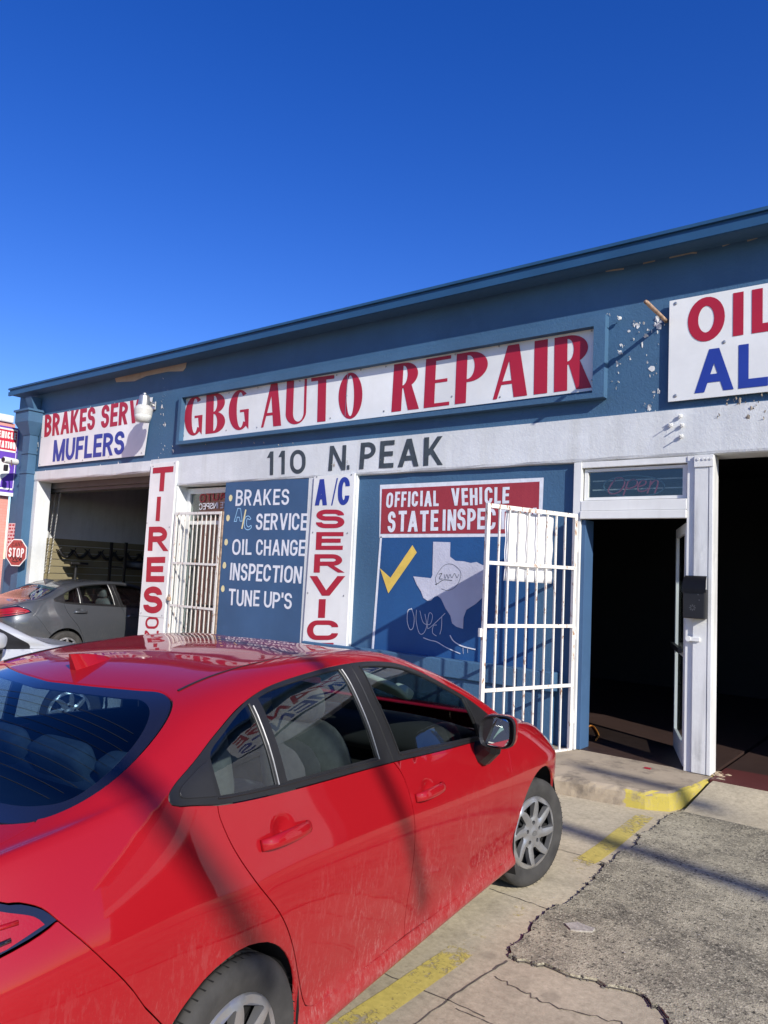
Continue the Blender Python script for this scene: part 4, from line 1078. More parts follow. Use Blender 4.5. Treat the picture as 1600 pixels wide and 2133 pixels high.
ob_ = None
text('x', 'OFFICIAL VEHICLE', rr(yf + 7 * mpp, yb - 7 * mpp, zt - .175 * Hs, zt - .075 * Hs), None, None, px=False, bmx=bm, to3=tw_, wx=.22, wy=.2, gap=.10, space=.3)
obj('lettering', bm, M['sign_white'], st, world=True); bm = BM()
text('x', 'INSPECTION STATION', rr(yf + 7 * mpp, yb - 7 * mpp, zt - .315 * Hs, zt - .215 * Hs), None, None, px=False, bmx=bm, to3=tw_, wx=.2, wy=.2, gap=.07, space=.25)
obj('lettering', bm, M['sign_white'], st, world=True)
tx = np.array(TX, float); tx[:, 0] = (tx[:, 0] - 460) / 445; tx[:, 1] = (1308 - tx[:, 1]) / 516
ns('state_outline', [(yf + 62 * mpp + p[0] * 60 * mpp, zbot + .13 * Hs + p[1] * .50 * Hs) for p in tx], M['sign_white'], .006)
# downspout with hopper head at the shop's corner
dsx = fp(54, 1000, YF - .12)[0]
ds = thing('downspout', 'blue rainwater pipe with a box hopper head at the left corner of the workshop', 'downspout', (dsx, YF - .12, 0))
PB = M['blue']
def dz(py): return fp(54, py, YF - .12)[1]
bm = BM()
hx = .34
def frus(x, y0, z0, w0, d0, z1_, w1, d1):
    a = [bm.verts.new(p) for p in ((x - w0, y0 - d0, z0), (x + w0, y0 - d0, z0), (x + w0, y0, z0), (x - w0, y0, z0))]
    c_ = [bm.verts.new(p) for p in ((x - w1, y0 - d1, z1_), (x + w1, y0 - d1, z1_), (x + w1, y0, z1_), (x - w1, y0, z1_))]
    for k in range(4): bm.faces.new((a[k], a[(k + 1) % 4], c_[(k + 1) % 4], c_[k]))
    bm.faces.new(a[::-1]); bm.faces.new(c_)
yw = YF - .016
frus(dsx, yw, dz(884), .27, .30, dz(863), .27, .30); frus(dsx, yw, dz(909), .15, .18, dz(884) - .001, .27, .30); frus(dsx, yw, dz(863) + .001, .30, .33, dz(859), .30, .33)
obj('hopper', bm, PB, ds, world=True)
bm = BM(); box(bm, dsx - .14, dsx + .14, yw - .17, yw, .02, dz(909) - .001, .008); obj('pipe', bm, PB, ds, world=True)
bm = BM(); frus(dsx + .02, yw, dz(858), .10, .12, 5.07, .12, .22); obj('outlet_chute', bm, PB, ds, world=True)
for py in (945, 985):
    bm = BM(); box(bm, dsx - .16, dsx + .16, yw - .185, yw + .001, dz(py) - .02, dz(py) + .02); obj('strap', bm, PB, ds, world=True)
# stop sign leaning on the pipe
Y = YF - .30
c = fp(34.3, 1151, Y); r_ = .262
ss = thing('stop_sign', 'red octagonal stop sign with black graffiti at the left corner of the workshop', 'stop sign', (c[0], Y, c[1] - r_), R(16))
oc = [(r_ * math.cos(PI / 8 + k * PI / 4) / math.cos(PI / 8), r_ + r_ * math.sin(PI / 8 + k * PI / 4) / math.cos(PI / 8)) for k in range(8)]
bm = BM(); plate(bm, oc, [], lambda x, z: (x, 0, z), (0, .006, 0)); obj('panel', bm, M['sign_white'], ss)
bm = BM(); f = bm.faces.new([bm.verts.new((p[0] * .93, -.003, r_ + (p[1] - r_) * .93)) for p in oc]); obj('red_field', bm, plain('sun_faded_red', (.34, .055, .050), .5, 0, .15, 8), ss)
bm = BM(); text('x', 'STOP', [(-.20, r_ - .09), (.20, r_ - .09), (.20, r_ + .09), (-.20, r_ + .09)], None, None, px=False, bmx=bm, to3=lambda x, z: (x, -.006, z), wx=.17, wy=.16, gap=.14); obj('lettering', bm, M['sign_white'], ss)
bm = BM()
text('x', 'CANT', [(-.13, r_ + .115), (.15, r_ + .135), (.15, r_ + .21), (-.13, r_ + .19)], None, None, px=False, bmx=bm, to3=lambda x, z: (x, -.006, z), wx=.12, wy=.12, gap=.2)
for pts in ([(-.15, .14), (-.10, .19), (-.06, .12), (-.02, .18), (.02, .11), (.06, .17), (.10, .12), (.14, .16)], [(-.10, .10), (0, .08), (.08, .10)], [(.10, .13), (.13, .10), (.16, .13), (.13, .16), (.10, .13)]):
    ribbon(bm, smooth_pts(pts, 5), .016, lambda x, z: (x, -.0065, z))
obj('graffiti', bm, M['black'], ss)
bm = BM(); tube(bm, [(0, .02, r_), (0.02, .16, r_)], .02, 8); obj('bracket', bm, M['steel'], ss)
# paper notice on the blue return wall, security camera
bm = BM(); X0 = -15.58
a = fp(17, 1090, YF - .022); c2 = fp(36, 1162, YF - .022)
box(bm, a[0], c2[0], YF - .024, YF - .0165, c2[1], a[1]); pn = obj('price_notice', bm, plain('notice_paper', (.72, .55, .56), .6)); setp(pn, 'faded red and white printed notice on the wall behind the stop sign', 'notice')
bm = BM()
for k in range(9):
    z = a[1] - (a[1] - c2[1]) * (.08 + .1 * k); xw = (c2[0] - a[0])
    x = a[0] + .06
    while x < c2[0] - .08:
        w = random.uniform(.03, .12); bm.faces.new([bm.verts.new(p) for p in ((x, YF - .0265, z), (x + w, YF - .0265, z), (x + w, YF - .0265, z + .035), (x, YF - .0265, z + .035))]); x += w + .04
obj('print', bm, M['red_letter'], pn)
c = fp(21, 960, YF - .35)
cm = thing('security_camera', 'small white security camera on the wall in front of the purple sign', 'camera', (c[0], YF - .35, c[1]), R(-75))
bm = BM(); lathe(bm, [(.06, -.16), (.065, -.12), (.065, .14), (.055, .16)], 16, 'X', (0, 0, 0)); obj('body', bm, M['white_trim'], cm, smooth=False)
bm = BM(); lathe(bm, [(.05, .161), (.05, .165)], 16, 'X', (0, 0, 0)); box(bm, .05, .12, -.035, .035, -.22, -.09, .015); obj('lens', bm, M['black'], cm)
bm = BM(); tube(bm, [(-.02, 0, -.06), (.1, .18, -.12), (.28, .36, -.02)], .012, 6); obj('bracket', bm, M['steel'], cm)

# ================================================================== things in the left bay
def shelf(x, y, w, d, h, label, shelves, rz=0):
    r_ = thing('shelving_rack', label, 'shelf', (x, y, .02), rz)
    for sx_ in (0, w):
        for sy_ in (0, d):
            bm = BM(); bar(bm, (sx_, sy_, 0), (sx_, sy_, h), .05); obj('post', bm, M['black'], r_)
    for z in shelves:
        bm = BM(); box(bm, .03, w - .03, .03, d - .03, z, z + .03); obj('shelf', bm, M['black'], r_)
    return r_
shelf(-14.75, YF + 1.85, .55, 1.0, 2.25, 'tall black shelving rack holding tyres at the wall of the left bay', (.5, 1.1, 1.7))
shelf(-13.85, YF + 2.9, .55, 1.0, 2.25, 'second black shelving rack deeper inside the left bay', (.5, 1.1, 1.75))
tyre_prof = [(.19, -.09), (.27, -.10), (.31, -.085), (.32, -.04), (.32, .04), (.31, .085), (.27, .10), (.19, .09)]
for k, (x, y, z) in enumerate(((-14.48, YF + 2.30, 1.19), (-14.48, YF + 2.4, 1.79), (-13.58, YF + 3.35, 1.19))):
    bm = BM(); lathe(bm, tyre_prof, 24, 'Z', (0, 0, 0), close=True)
    for i in range(24):
        pass
    o = obj('stored_tyre', bm, M['black'], smooth=True); o.location = (x, y, z)
    setp(o, ('black tyre lying on the middle shelf of the nearer rack', 'black tyre lying on the top shelf of the nearer rack', 'black tyre lying on the shelf of the deeper rack')[k], 'tyre', 'tyres stored on the racks')
# work lamp stand / tool post
bm = BM(); tube(bm, [(-15.0, YF + 1.2, .02), (-15.0, YF + 1.2, 1.75)], .035, 10); box(bm, -15.15, -14.85, YF + 1.0, YF + 1.4, 1.75, 1.80, .01); box(bm, -15.15, -14.85, YF + 1.05, YF + 1.35, .02, .05)
setp(obj('tool_stand', bm, M['black']), 'black single post tool stand against the cream slatted wall', 'stand')
# hooks and cables along the slatted wall
bm = BM()
for i in range(9):
    y = YF + .9 + i * .33; tube(bm, [(-15.32, y, 2.05 + .02 * (i % 3)), (-15.20, y + .02, 2.03), (-15.17, y + .03, 2.10)], .012, 6)
    tube(bm, smooth_pts([(-15.21, y, 2.05), (-15.19, y + .08, 1.93), (-15.20, y + .17, 1.90), (-15.19, y + .26, 1.96), (-15.21, y + .33, 2.05)], 4), .03, 8)
setp(obj('hose', bm, M['black'], smooth=True), 'black hoses looped on hooks along the cream slatted wall', 'hose')
# door hoist chains
def chain(a, c_, label):
    a = Vector(a); c_ = Vector(c_); n = int((c_ - a).length / .034); bm = BM()
    for i in range(n):
        p = a.lerp(c_, i / n); s = (Matrix.Rotation(PI / 2 * (i % 2), 3, 'Z'))
        tube(bm, [p + s @ Vector((.011 * math.cos(u), 0, .021 * math.sin(u))) for u in [2 * PI * k / 8 for k in range(9)]], .0035, 5, cap=False)
    setp(obj('hoist_chain', bm, M['steel']), label, 'chain', 'chains of the left bay door')
cp_ = lambda px, py, Y: (*(lambda q: (q[0], Y, q[1]))(fp(px, py, Y)),)
chain(cp_(118, 1012, YF + .45), cp_(92, 1196, YF + .45), 'nearer steel hoist chain hanging at the left jamb of the left bay')
chain(cp_(128, 1012, YF + .45), cp_(101, 1196, YF + .45), 'second hoist chain hanging just right of the other in the left bay')

# overhead cables on the street side (their soft shadows cross the car and the paving)
def cable(p, slope, r_, label, left, right):
    bm = BM(); p = Vector(p); d = Vector((1, slope, 0)).normalized()
    pts = [p + d * s_ for s_ in np.linspace(-left, right, 9)]
    pts += [pts[-1] + TO_SUN * s_ for s_ in (1.5, 5, 10, 16)]          # last leg lies along the sun ray, shaped to cast no further shadow
    tube(bm, pts, r_, 8)
    setp(obj('overhead_cable', bm, M['black'], smooth=True), label, 'cable', 'overhead cables along the street')
def caster(pt, hgt):
    k = (hgt - pt[2]) / TO_SUN.z; return tuple(np.array(pt) + np.array(TO_SUN) * k)
cable(caster((-1.756, 5.36, 0), 10.0), -.19, .10, 'thick black overhead cable whose shadow crosses the asphalt patch', 1.3, 4.0)
cable(caster((-1.735, 1.47, .98), 6.6), -.03, .046, 'black overhead cable whose shadow crosses the rear of the red car', 3.0, .75)
cable(caster((-1.87, 2.66, .78), 6.8), -.12, .038, 'black overhead cable whose shadow crosses the front door of the red car', 3.0, .62)
a_, b2 = gp(1250, 1606, .15), gp(1420, 1646, .15)
cable(caster(((a_[0] + b2[0]) / 2, (a_[1] + b2[1]) / 2, .15), 10.5), (b2[1] - a_[1]) / (b2[0] - a_[0]), .085, 'black overhead cable whose faint shadow crosses the concrete step', .55, .75)

# ================================================================== cars: one smooth body surface S(x, t)
# x runs forward from the rear axle, t climbs the section from the sill (0) over the belt line (6) and the roof rail (8) to the centre line (10)
def pchip(xs,ys,x):
    xs=np.asarray(xs,float);ys=np.asarray(ys,float);x=np.clip(x,xs[0],xs[-1])
    h=np.diff(xs);d=np.diff(ys)/h
    m=np.zeros_like(ys)
    for i in range(1,len(xs)-1):
        if d[i-1]*d[i]>0:
            w1=2*h[i]+h[i-1];w2=h[i]+2*h[i-1]
            m[i]=(w1+w2)/(w1/d[i-1]+w2/d[i])
    m[0]=d[0];m[-1]=d[-1]
    k=np.clip(np.searchsorted(xs,x,side='right')-1,0,len(xs)-2)
    t=(x-xs[k])/h[k]
    return (2*t**3-3*t**2+1)*ys[k]+(t**3-2*t**2+t)*h[k]*m[k]+(-2*t**3+3*t**2)*ys[k+1]+(t**3-t**2)*h[k]*m[k+1]
def gsm(a,sig,axis):
    r=int(3*sig)+1;k=np.exp(-.5*(np.arange(-r,r+1)/sig)**2);k/=k.sum()
    a=np.moveaxis(a,axis,0)
    # reflect-odd padding keeps end slopes
    p=np.concatenate([2*a[:1]-a[r:0:-1],a,2*a[-1:]-a[-2:-r-2:-1]])
    out=sum(k[i]*p[i:i+len(a)] for i in range(2*r+1))
    return np.moveaxis(out,0,axis)
# plan half width of the lower body
WX=[-1.03,-1.0,-.95,-.85,-.6,-.3,0,.4,.9,1.4,1.9,2.3,2.7,3.0,3.25,3.42,3.55,3.61,3.64]
WY=[.42,.60,.71,.79,.855,.882,.89,.882,.878,.878,.88,.885,.89,.87,.80,.70,.52,.36,.2]
ZB=[(-1.03,.98),(-1.0,1.0),(-.85,1.055),(-.6,1.11),(-.25,1.135),(0,1.10),(.26,1.08),(1.0,1.04),(1.45,1.008),(1.91,.983),(2.3,.965),(2.6,.95),(2.9,.905),(3.2,.83),(3.45,.73),(3.58,.64),(3.64,.56)]
YB=[(-1.03,.36),(-1.0,.53),(-.85,.67),(-.6,.735),(-.3,.77),(0,.79),(.3,.80),(1.9,.80),(2.3,.79),(2.6,.775),(2.9,.755),(3.2,.69),(3.42,.58),(3.55,.42),(3.61,.28),(3.64,.15)]
R8=[(-1.03,.28,1.01),(-1.0,.43,1.035),(-.85,.53,1.08),(-.6,.595,1.135),(-.3,.63,1.245),(0,.625,1.365),(.2,.612,1.41),(.45,.605,1.44),(.9,.60,1.465),(1.25,.605,1.447),(1.65,.64,1.352),(2.0,.70,1.215),(2.3,.745,1.065),(2.5,.70,.99),(2.9,.60,.945),(3.2,.55,.865),(3.42,.46,.77),(3.55,.33,.68),(3.61,.21,.62),(3.64,.12,.57)]
ZC=[(-1.03,1.03),(-1.0,1.055),(-.85,1.10),(-.62,1.145),(-.35,1.29),(-.12,1.395),(.1,1.45),(.4,1.48),(.8,1.492),(1.1,1.482),(1.4,1.435),(1.7,1.335),(2.0,1.21),(2.3,1.075),(2.5,1.01),(2.9,.965),(3.2,.89),(3.42,.79),(3.55,.70),(3.61,.63),(3.64,.58)]
NXC=936; XG=np.linspace(-1.035,3.64,NXC); DX=XG[1]-XG[0]
def col(tab,i): return pchip([r[0] for r in tab],[r[i] for r in tab],XG)
def build():
    W=pchip(WX,WY,XG);s=W/.88
    zb=col(ZB,1);yb=col(YB,1);y8=col(R8,1);z8=col(R8,2);zc=col(ZC,1)
    fend=np.clip((XG-2.2)/.5,0,1)  # 1 at the hood
    rear=np.clip((-.2-XG)/.5,0,1)
    zs=.80+ (zb-1.03)*.35
    Yr=[W-.075*s,W-.02*s,W-.035*s,W-.012*s,W,W-.016*s,yb,(yb+y8)/2+.022*(1-fend)*(1-rear)+.006,y8,y8*.58,y8*0]
    zl=zb-1.03
    Zr=[0*W+.175,0*W+.225,0*W+.33,.50+.1*np.clip((XG-3.1)/.5,0,1)*-.6,.69+.25*zl,.84+.55*zl,zb,zb+(z8-zb)*.52,z8,z8+(zc-z8)*.70,zc]
    Yr=np.array(Yr);Zr=np.array(Zr)
    Yr=gsm(Yr,6,1);Zr=gsm(Zr,6,1)
    T=np.linspace(0,10,501);tk=np.arange(11)
    # Catmull-Rom across
    def cr(A):
        P=np.concatenate([2*A[:1]-A[1:2],A,2*A[-1:]-A[-2:-1]]) 
        k=np.clip(T.astype(int),0,9);u=(T-k)[:,None]
        p0,p1,p2,p3=P[k],P[k+1],P[k+2],P[k+3]
        return .5*(2*p1+(p2-p0)*u+(2*p0-5*p1+4*p2-p3)*u**2+(3*p1-p0-3*p2+p3)*u**3)
    # mirror beyond the centreline for smooth roof
    A_y=np.concatenate([Yr,-Yr[-2:-3:-1]]);A_z=np.concatenate([Zr,Zr[-2:-3:-1]])
    def cr2(A,full):
        P=np.concatenate([2*A[:1]-A[1:2],full])
        k=np.clip(T.astype(int),0,9);u=(T-k)[:,None]
        p0,p1,p2,p3=P[k],P[k+1],P[k+2],P[k+3]
        return .5*(2*p1+(p2-p0)*u+(2*p0-5*p1+4*p2-p3)*u**2+(3*p1-p0-3*p2+p3)*u**3)
    Y=cr2(Yr,A_y);Z=cr2(Zr,A_z)
    Y2=gsm(Y,9,0);Z2=gsm(Z,9,0)
    w=np.clip((10-T)/.6,0,1)[:,None]
    Y=Y2;Y[-1]=0; Z=Z2
    return Y,Z
SY, SZ = build()
def S(x,t):
    x=np.asarray(x,float);t=np.asarray(t,float)
    fx=np.clip((x-XG[0])/DX,0,NXC-1.001);ft=np.clip(t*50,0,499.999)
    i=fx.astype(int);j=ft.astype(int);u=fx-i;v=ft-j
    def b(A): return A[j,i]*(1-u)*(1-v)+A[j,i+1]*u*(1-v)+A[j+1,i]*(1-u)*v+A[j+1,i+1]*u*v
    return np.stack([x,-b(SY),b(SZ)],-1)   # right-hand side of the car
def S_n(x, t):
    e = .012; ex = .06
    P = S(x, t)
    dx = S(np.clip(x + e, -1.034, 3.639), t) - S(np.clip(x - e, -1.034, 3.639), t)
    tb = np.clip(t + ex, 0, 10); ta = np.clip(t - ex, 0, 10)
    dt = S(x, tb) - S(x, ta)
    n = np.cross(dx, dt); n /= np.linalg.norm(n, axis=-1, keepdims=True) + 1e-12
    c = np.asarray(t) > 9.93
    n[c, 1] = 0; n /= np.linalg.norm(n, axis=-1, keepdims=True) + 1e-12
    flip = (n[..., 1] > .0) & (np.abs(n[..., 1]) > np.abs(n[..., 2])); n[flip] *= -1
    flip = (n[..., 2] < 0) & (np.abs(n[..., 1]) < .3); n[flip] *= -1
    return P, n
KT = .16                                             # metres per unit of t, for even meshing
def crv(*pts, n=6): return [tuple(p) for p in smooth_pts(pts, n)]
def tz(x, z):
    ts = np.linspace(0, 6, 601); p = S(np.full(601, x), ts)
    return float(ts[np.argmin(np.abs(p[:, 2] - z))])
def arc(cx, cz, r, a0, a1, n=30):
    out = []
    for i in range(n + 1):
        a = R(a0 + (a1 - a0) * i / n); x = cx + r * math.cos(a); z = cz + r * math.sin(a)
        out.append((x, tz(x, z) if z > .175 else 0.0))
    return out
def inset(P, g):
    P = [np.array((p[0], p[1] * KT)) for p in P]
    q = [P[0]]
    for p in P[1:]:
        if np.linalg.norm(p - q[-1]) > 2e-4: q.append(p)
    if np.linalg.norm(q[0] - q[-1]) < 2e-4: q.pop()
    P = q; n = len(P); ar = sum(P[i][0] * P[(i + 1) % n][1] - P[(i + 1) % n][0] * P[i][1] for i in range(n))
    if ar < 0: P = P[::-1]
    out = []
    for i in range(n):
        a, p, b = P[i - 1], P[i], P[(i + 1) % n]
        d1 = (p - a) / (np.linalg.norm(p - a) + 1e-9); d2 = (b - p) / (np.linalg.norm(b - p) + 1e-9)
        n1 = np.array((-d1[1], d1[0])); n2 = np.array((-d2[1], d2[0])); m = n1 + n2; l = np.linalg.norm(m)
        m = m / l if l > 1e-6 else n1
        o = p + m * g / max(.45, m @ n1)
        if p[1] > 9.995 * KT: o[1] = 10 * KT
        out.append(o)
    return out
def dens(P, h):
    out = []
    n = len(P)
    for i in range(n):
        a, b = P[i], P[(i + 1) % n]; k = max(1, int(np.linalg.norm(b - a) / h))
        for j in range(k): out.append(a + (b - a) * j / k)
    return out
CUPS = [((.222, 5.47), .070, .25), ((1.262, 5.27), .070, .25)]     # hollows behind the door handles
def panel(name, outer, mts, parent, holes=(), gap=.0022, off=0.0, thick=.014, res=.035, mir='no', cups=False, side=1):
    O = dens(inset(outer, gap), res); Hs = [dens(inset(h, -.0005), res) for h in holes]
    A = np.array(O); x0, y0 = A.min(0); x1, y1 = A.max(0)
    gx, gy = np.meshgrid(np.arange(x0 + res / 2, x1, res), np.arange(y0 + res / 2, y1, res)); G = np.stack([gx.ravel(), gy.ravel()], 1)
    if cups:
        ex = []
        for (c, rx, ry) in CUPS:
            aa = np.stack(np.meshgrid(np.linspace(-1.3, 1.3, 22), np.linspace(-1.3, 1.3, 14)), -1).reshape(-1, 2)
            ex.append(np.stack([c[0] + aa[:, 0] * rx, (c[1] + aa[:, 1] * ry) * KT], 1))
        ex = np.concatenate(ex)
        for (c, rx, ry) in CUPS:
            G = G[(np.abs(G[:, 0] - c[0]) > rx * 1.35) | (np.abs(G[:, 1] / KT - c[1]) > ry * 1.35)]
        G = np.concatenate([G, ex])
    k = inside(A, G)
    B = A
    for h in Hs: k &= ~inside(h, G); B = np.concatenate([B, np.array(h)])
    G = G[k]
    if len(G): G = G[np.array([np.min(np.hypot(B[:, 0] - p[0], B[:, 1] - p[1])) > res * .45 for p in G])]
    V, T = cdt_region(O, Hs, G)
    x = V[:, 0]; t = np.clip(V[:, 1] / KT, 0, 10)
    P, n = S_n(x, t)
    if cups:
        for (c, rx, ry) in CUPS:
            d = np.hypot((x - c[0]) / rx, (t - c[1]) / ry); w = np.clip(1 - d, 0, 1); w = w * w * (3 - 2 * w)
            P = P - n * (.018 * w)[:, None]
        e = 1e-3
        # normals of the hollowed area from the faces below
    P = P + n * off
    cnt = {}
    for tr in T:
        for i in range(3): cnt[(int(tr[i]), int(tr[(i + 1) % 3]))] = 1
    edges = [(a, b) for (a, b) in cnt if (b, a) not in cnt and not (t[a] > 9.99 and t[b] > 9.99)]
    verts = []; faces = []; norms = []
    # winding
    t0 = T[0]; fn = np.cross(P[T[:, 1]] - P[T[:, 0]], P[T[:, 2]] - P[T[:, 0]]); sgn = np.sign((fn * n[T[:, 0]]).sum(1).sum())
    def add(sy, flip):
        base = len(verts); q = np.array((1, sy, 1.0))
        for p, nn in zip(P * q, n * q): verts.append(p); norms.append(nn)
        for tr in T:
            tr = [int(i) + base for i in tr]
            faces.append(tr if (sgn > 0) != flip else tr[::-1])
        if thick:
            for a, b in edges:
                bb = len(verts); ed = P[b] - P[a]; wn = np.cross(ed, n[a]); wn /= np.linalg.norm(wn) + 1e-9
                for i in (a, b): verts.append(P[i] * q); norms.append(n[i] * q * .7 + 0)
                for i in (b, a): verts.append((P[i] - n[i] * thick) * q); norms.append(wn * q)
                f = [bb, bb + 1, bb + 2, bb + 3]
                faces.append(f[::-1] if (sgn > 0) != flip else f)
    if mir == 'join': add(1, False); add(-1, True)
    elif side < 0: add(-1, True)
    else: add(1, False)
    me = bpy.data.meshes.new(name); me.from_pydata([tuple(v) for v in verts], [], faces)
    for p in me.polygons: p.use_smooth = True
    if not cups:
        me.normals_split_custom_set_from_vertices([tuple(v / (np.linalg.norm(v) + 1e-9)) for v in norms])
    for mm in (mts if isinstance(mts, (list, tuple)) else [mts]): me.materials.append(mm)
    o = bpy.data.objects.new(name, me); COL.objects.link(o); o.parent = parent
    return o

# ---- outlines in (x, t)
RD_REAR = crv((-.055, 5.97), (-.055, 5.76), (-.025, 5.4), (.045, 4.92), (.165, 4.14), (.25, 3.48), (.315, 2.8), (.375, 2.15), (.40, 1.95), (.45, 1.80), n=5)
MID = crv((1.015, 5.97), (1.07, 5.63), (1.095, 4.95), (1.10, 3.88), (1.09, 2.83), (1.095, 2.3), (1.10, 1.74), n=5)
FF = crv((2.245, 5.97), (2.272, 5.58), (2.250, 5.13), (2.238, 4.89), (2.232, 3.66), (2.262, 2.57), (2.29, 1.55), n=5)
BOT_R = [(.45, 1.80), (.6, 1.74), (1.10, 1.74)]; BOT_F = [(1.10, 1.74), (1.605, 1.62), (2.24, 1.50), (2.29, 1.55)]
rear_door_p = RD_REAR + BOT_R[1:] + MID[::-1][1:]
front_door_p = MID + BOT_F[1:-1] + FF[::-1]
DLO_TOP = crv((-.235, 6.13), (-.225, 6.35), (-.17, 6.77), (-.055, 7.20), (.04, 7.44), (.15, 7.63), (.295, 7.78), (.44, 7.83), (.635, 7.85), (.89, 7.86), (1.075, 7.87), (1.22, 7.85), (1.36, 7.79), (1.55, 7.70), (1.735, 7.55), (1.89, 7.43), (2.055, 7.18), (2.20, 6.75), (2.245, 6.30), (2.245, 6.0), n=4)
dlo = [(2.245, 5.97), (1.6, 5.97), (1.015, 5.97), (.4, 5.97), (-.055, 5.97), (-.20, 6.0), (-.228, 6.05)] + DLO_TOP
AR = (-.03, .335, .350); AF = (2.725, .335, .365)
ar_r = arc(*AR, 180 + 27, -27); ar_f = arc(*AF, 180 + 26, -26)
KSP = next(i for i, p in enumerate(ar_r) if not (p[0] < -.30 and p[1] < 3.78))
GL_R = crv((-.115, 10), (-.085, 9.5), (-.035, 9.0), (-.005, 8.74), (-.012, 8.52), (-.045, 8.32), (-.115, 8.12), (-.23, 7.92), (-.40, 7.68), (-.50, 7.68), (-.565, 7.88), (-.61, 8.24), (-.64, 9.0), (-.65, 10), n=5)
TRUNK = crv((-.555, 7.85), (-.60, 7.64), (-.70, 7.35), (-.78, 6.9), (-.81, 6.4), (-.80, 6.0), n=4)
TAIL = crv((-.80, 5.98), (-.725, 5.66), (-.685, 5.58), (-.64, 5.46), (-.61, 5.32), n=3)
BUMP = crv((-.61, 5.32), (-.525, 4.86), (-.372, 3.80), n=3)
WS = [(1.415, 10), (1.43, 9.2), (1.50, 8.35), (1.56, 8.27), (2.0, 8.22), (2.30, 8.22), (2.36, 8.35), (2.40, 9.2), (2.42, 10)]
HOODL = crv((2.30, 8.0), (2.34, 7.2), (2.40, 6.4), (2.47, 6.02), (2.715, 5.72), (3.02, 5.60), n=4)
gi = min(range(len(GL_R)), key=lambda i: abs(GL_R[i][0] + .555) + abs(GL_R[i][1] - 7.85))
side_p = ([(-.61, 5.32)] + BUMP[1:] + ar_r[KSP:] + [(.30, 0), (1.2, 0), (2.30, 0), (2.30, 1.45)] + BOT_F[::-1][:-1] + BOT_R[::-1][1:] + RD_REAR[::-1][1:]
          + [(-.20, 6.0), (-.228, 6.05)] + DLO_TOP + [(2.29, 5.99), (2.47, 6.02)] + [p for p in HOODL[::-1] if p[0] < 2.465] + [(2.30, 8.215)] + WS[::-1][4:] + [(.8, 10), (-.115, 10)] + GL_R[1:gi] + TRUNK + TAIL[1:-1])
fender_p = FF + [(2.30, 1.40), (2.30, 0)] + ar_f + [(3.11, 2.9), (3.15, 4.2), (3.07, 4.9), (3.02, 5.60), (2.87, 5.655), (2.715, 5.72), (2.58, 5.85), (2.47, 6.02), (2.29, 5.985)]
hood_p = HOODL[::-1] + [(2.30, 8.2), (2.36, 8.35), (2.40, 9.2), (2.42, 10), (3.54, 10), (3.53, 8), (3.50, 6.6), (3.42, 5.9), (3.25, 5.66)]
head_p = [(3.03, 5.57), (3.08, 4.92), (3.25, 4.70), (3.48, 4.85), (3.54, 5.4), (3.42, 5.86), (3.25, 5.62)]
fbump_p = [(3.06, 0), (3.12, 2.9), (3.16, 4.2), (3.09, 4.88), (3.25, 4.66), (3.48, 4.81), (3.55, 5.4), (3.44, 5.92), (3.51, 6.6), (3.54, 8), (3.55, 10), (3.635, 10), (3.635, 0)]
trunk_p = [(-.66, 10), (-.62, 8.24), (-.575, 7.88)] + TRUNK[1:] + [(-1.03, 6.0), (-1.03, 10)]
tail_p = TAIL + crv((-.61, 5.32), (-.68, 5.26), (-.80, 5.22), (-1.03, 5.15), n=3)[1:] + [(-1.03, 5.98)]
TLENS = crv((-.645, 5.335), (-.665, 5.43), (-.715, 5.545), (-.79, 5.72), (-.90, 5.84), (-1.03, 5.88), n=3) + [(-1.03, 5.24), (-.86, 5.26), (-.73, 5.27)]
rbump_p = BUMP[::-1] + crv((-.61, 5.31), (-.68, 5.25), (-.80, 5.21), (-1.03, 5.14), n=3)[1:] + [(-1.03, 0), (-.345, 0)] + ar_r[:KSP + 1]
QG = crv((.228, 6.12), (.10, 6.12), (-.036, 6.12), n=2) + crv((-.038, 6.2), (-.046, 6.7), (-.036, 7.08), (.04, 7.32), (.13, 7.52), (.208, 7.63), n=3)
RG = [(.285, 6.13), (.6, 6.13), (.893, 6.13)] + crv((.875, 6.5), (.836, 7.25), (.808, 7.77), n=3) + crv((.80, 7.77), (.635, 7.76), (.44, 7.74), (.33, 7.715), (.258, 7.66), n=3)
FG = [(1.08, 6.13), (1.5, 6.13), (1.925, 6.13), (1.908, 6.45), (1.835, 7.36)] + crv((1.80, 7.40), (1.735, 7.44), (1.55, 7.585), (1.36, 7.685), (1.22, 7.735), (1.075, 7.755), (.965, 7.75), n=3) + crv((.965, 7.72), (.985, 7.2), (1.05, 6.4), n=3)
SG = [(1.955, 6.15), (2.19, 6.15), (2.10, 6.75), (1.98, 7.12), (1.895, 7.28)]
CP = crv((-.06, 6.11), (-.17, 6.12), (-.195, 6.2), (-.18, 6.45), (-.115, 6.78), (-.065, 6.92), n=3)

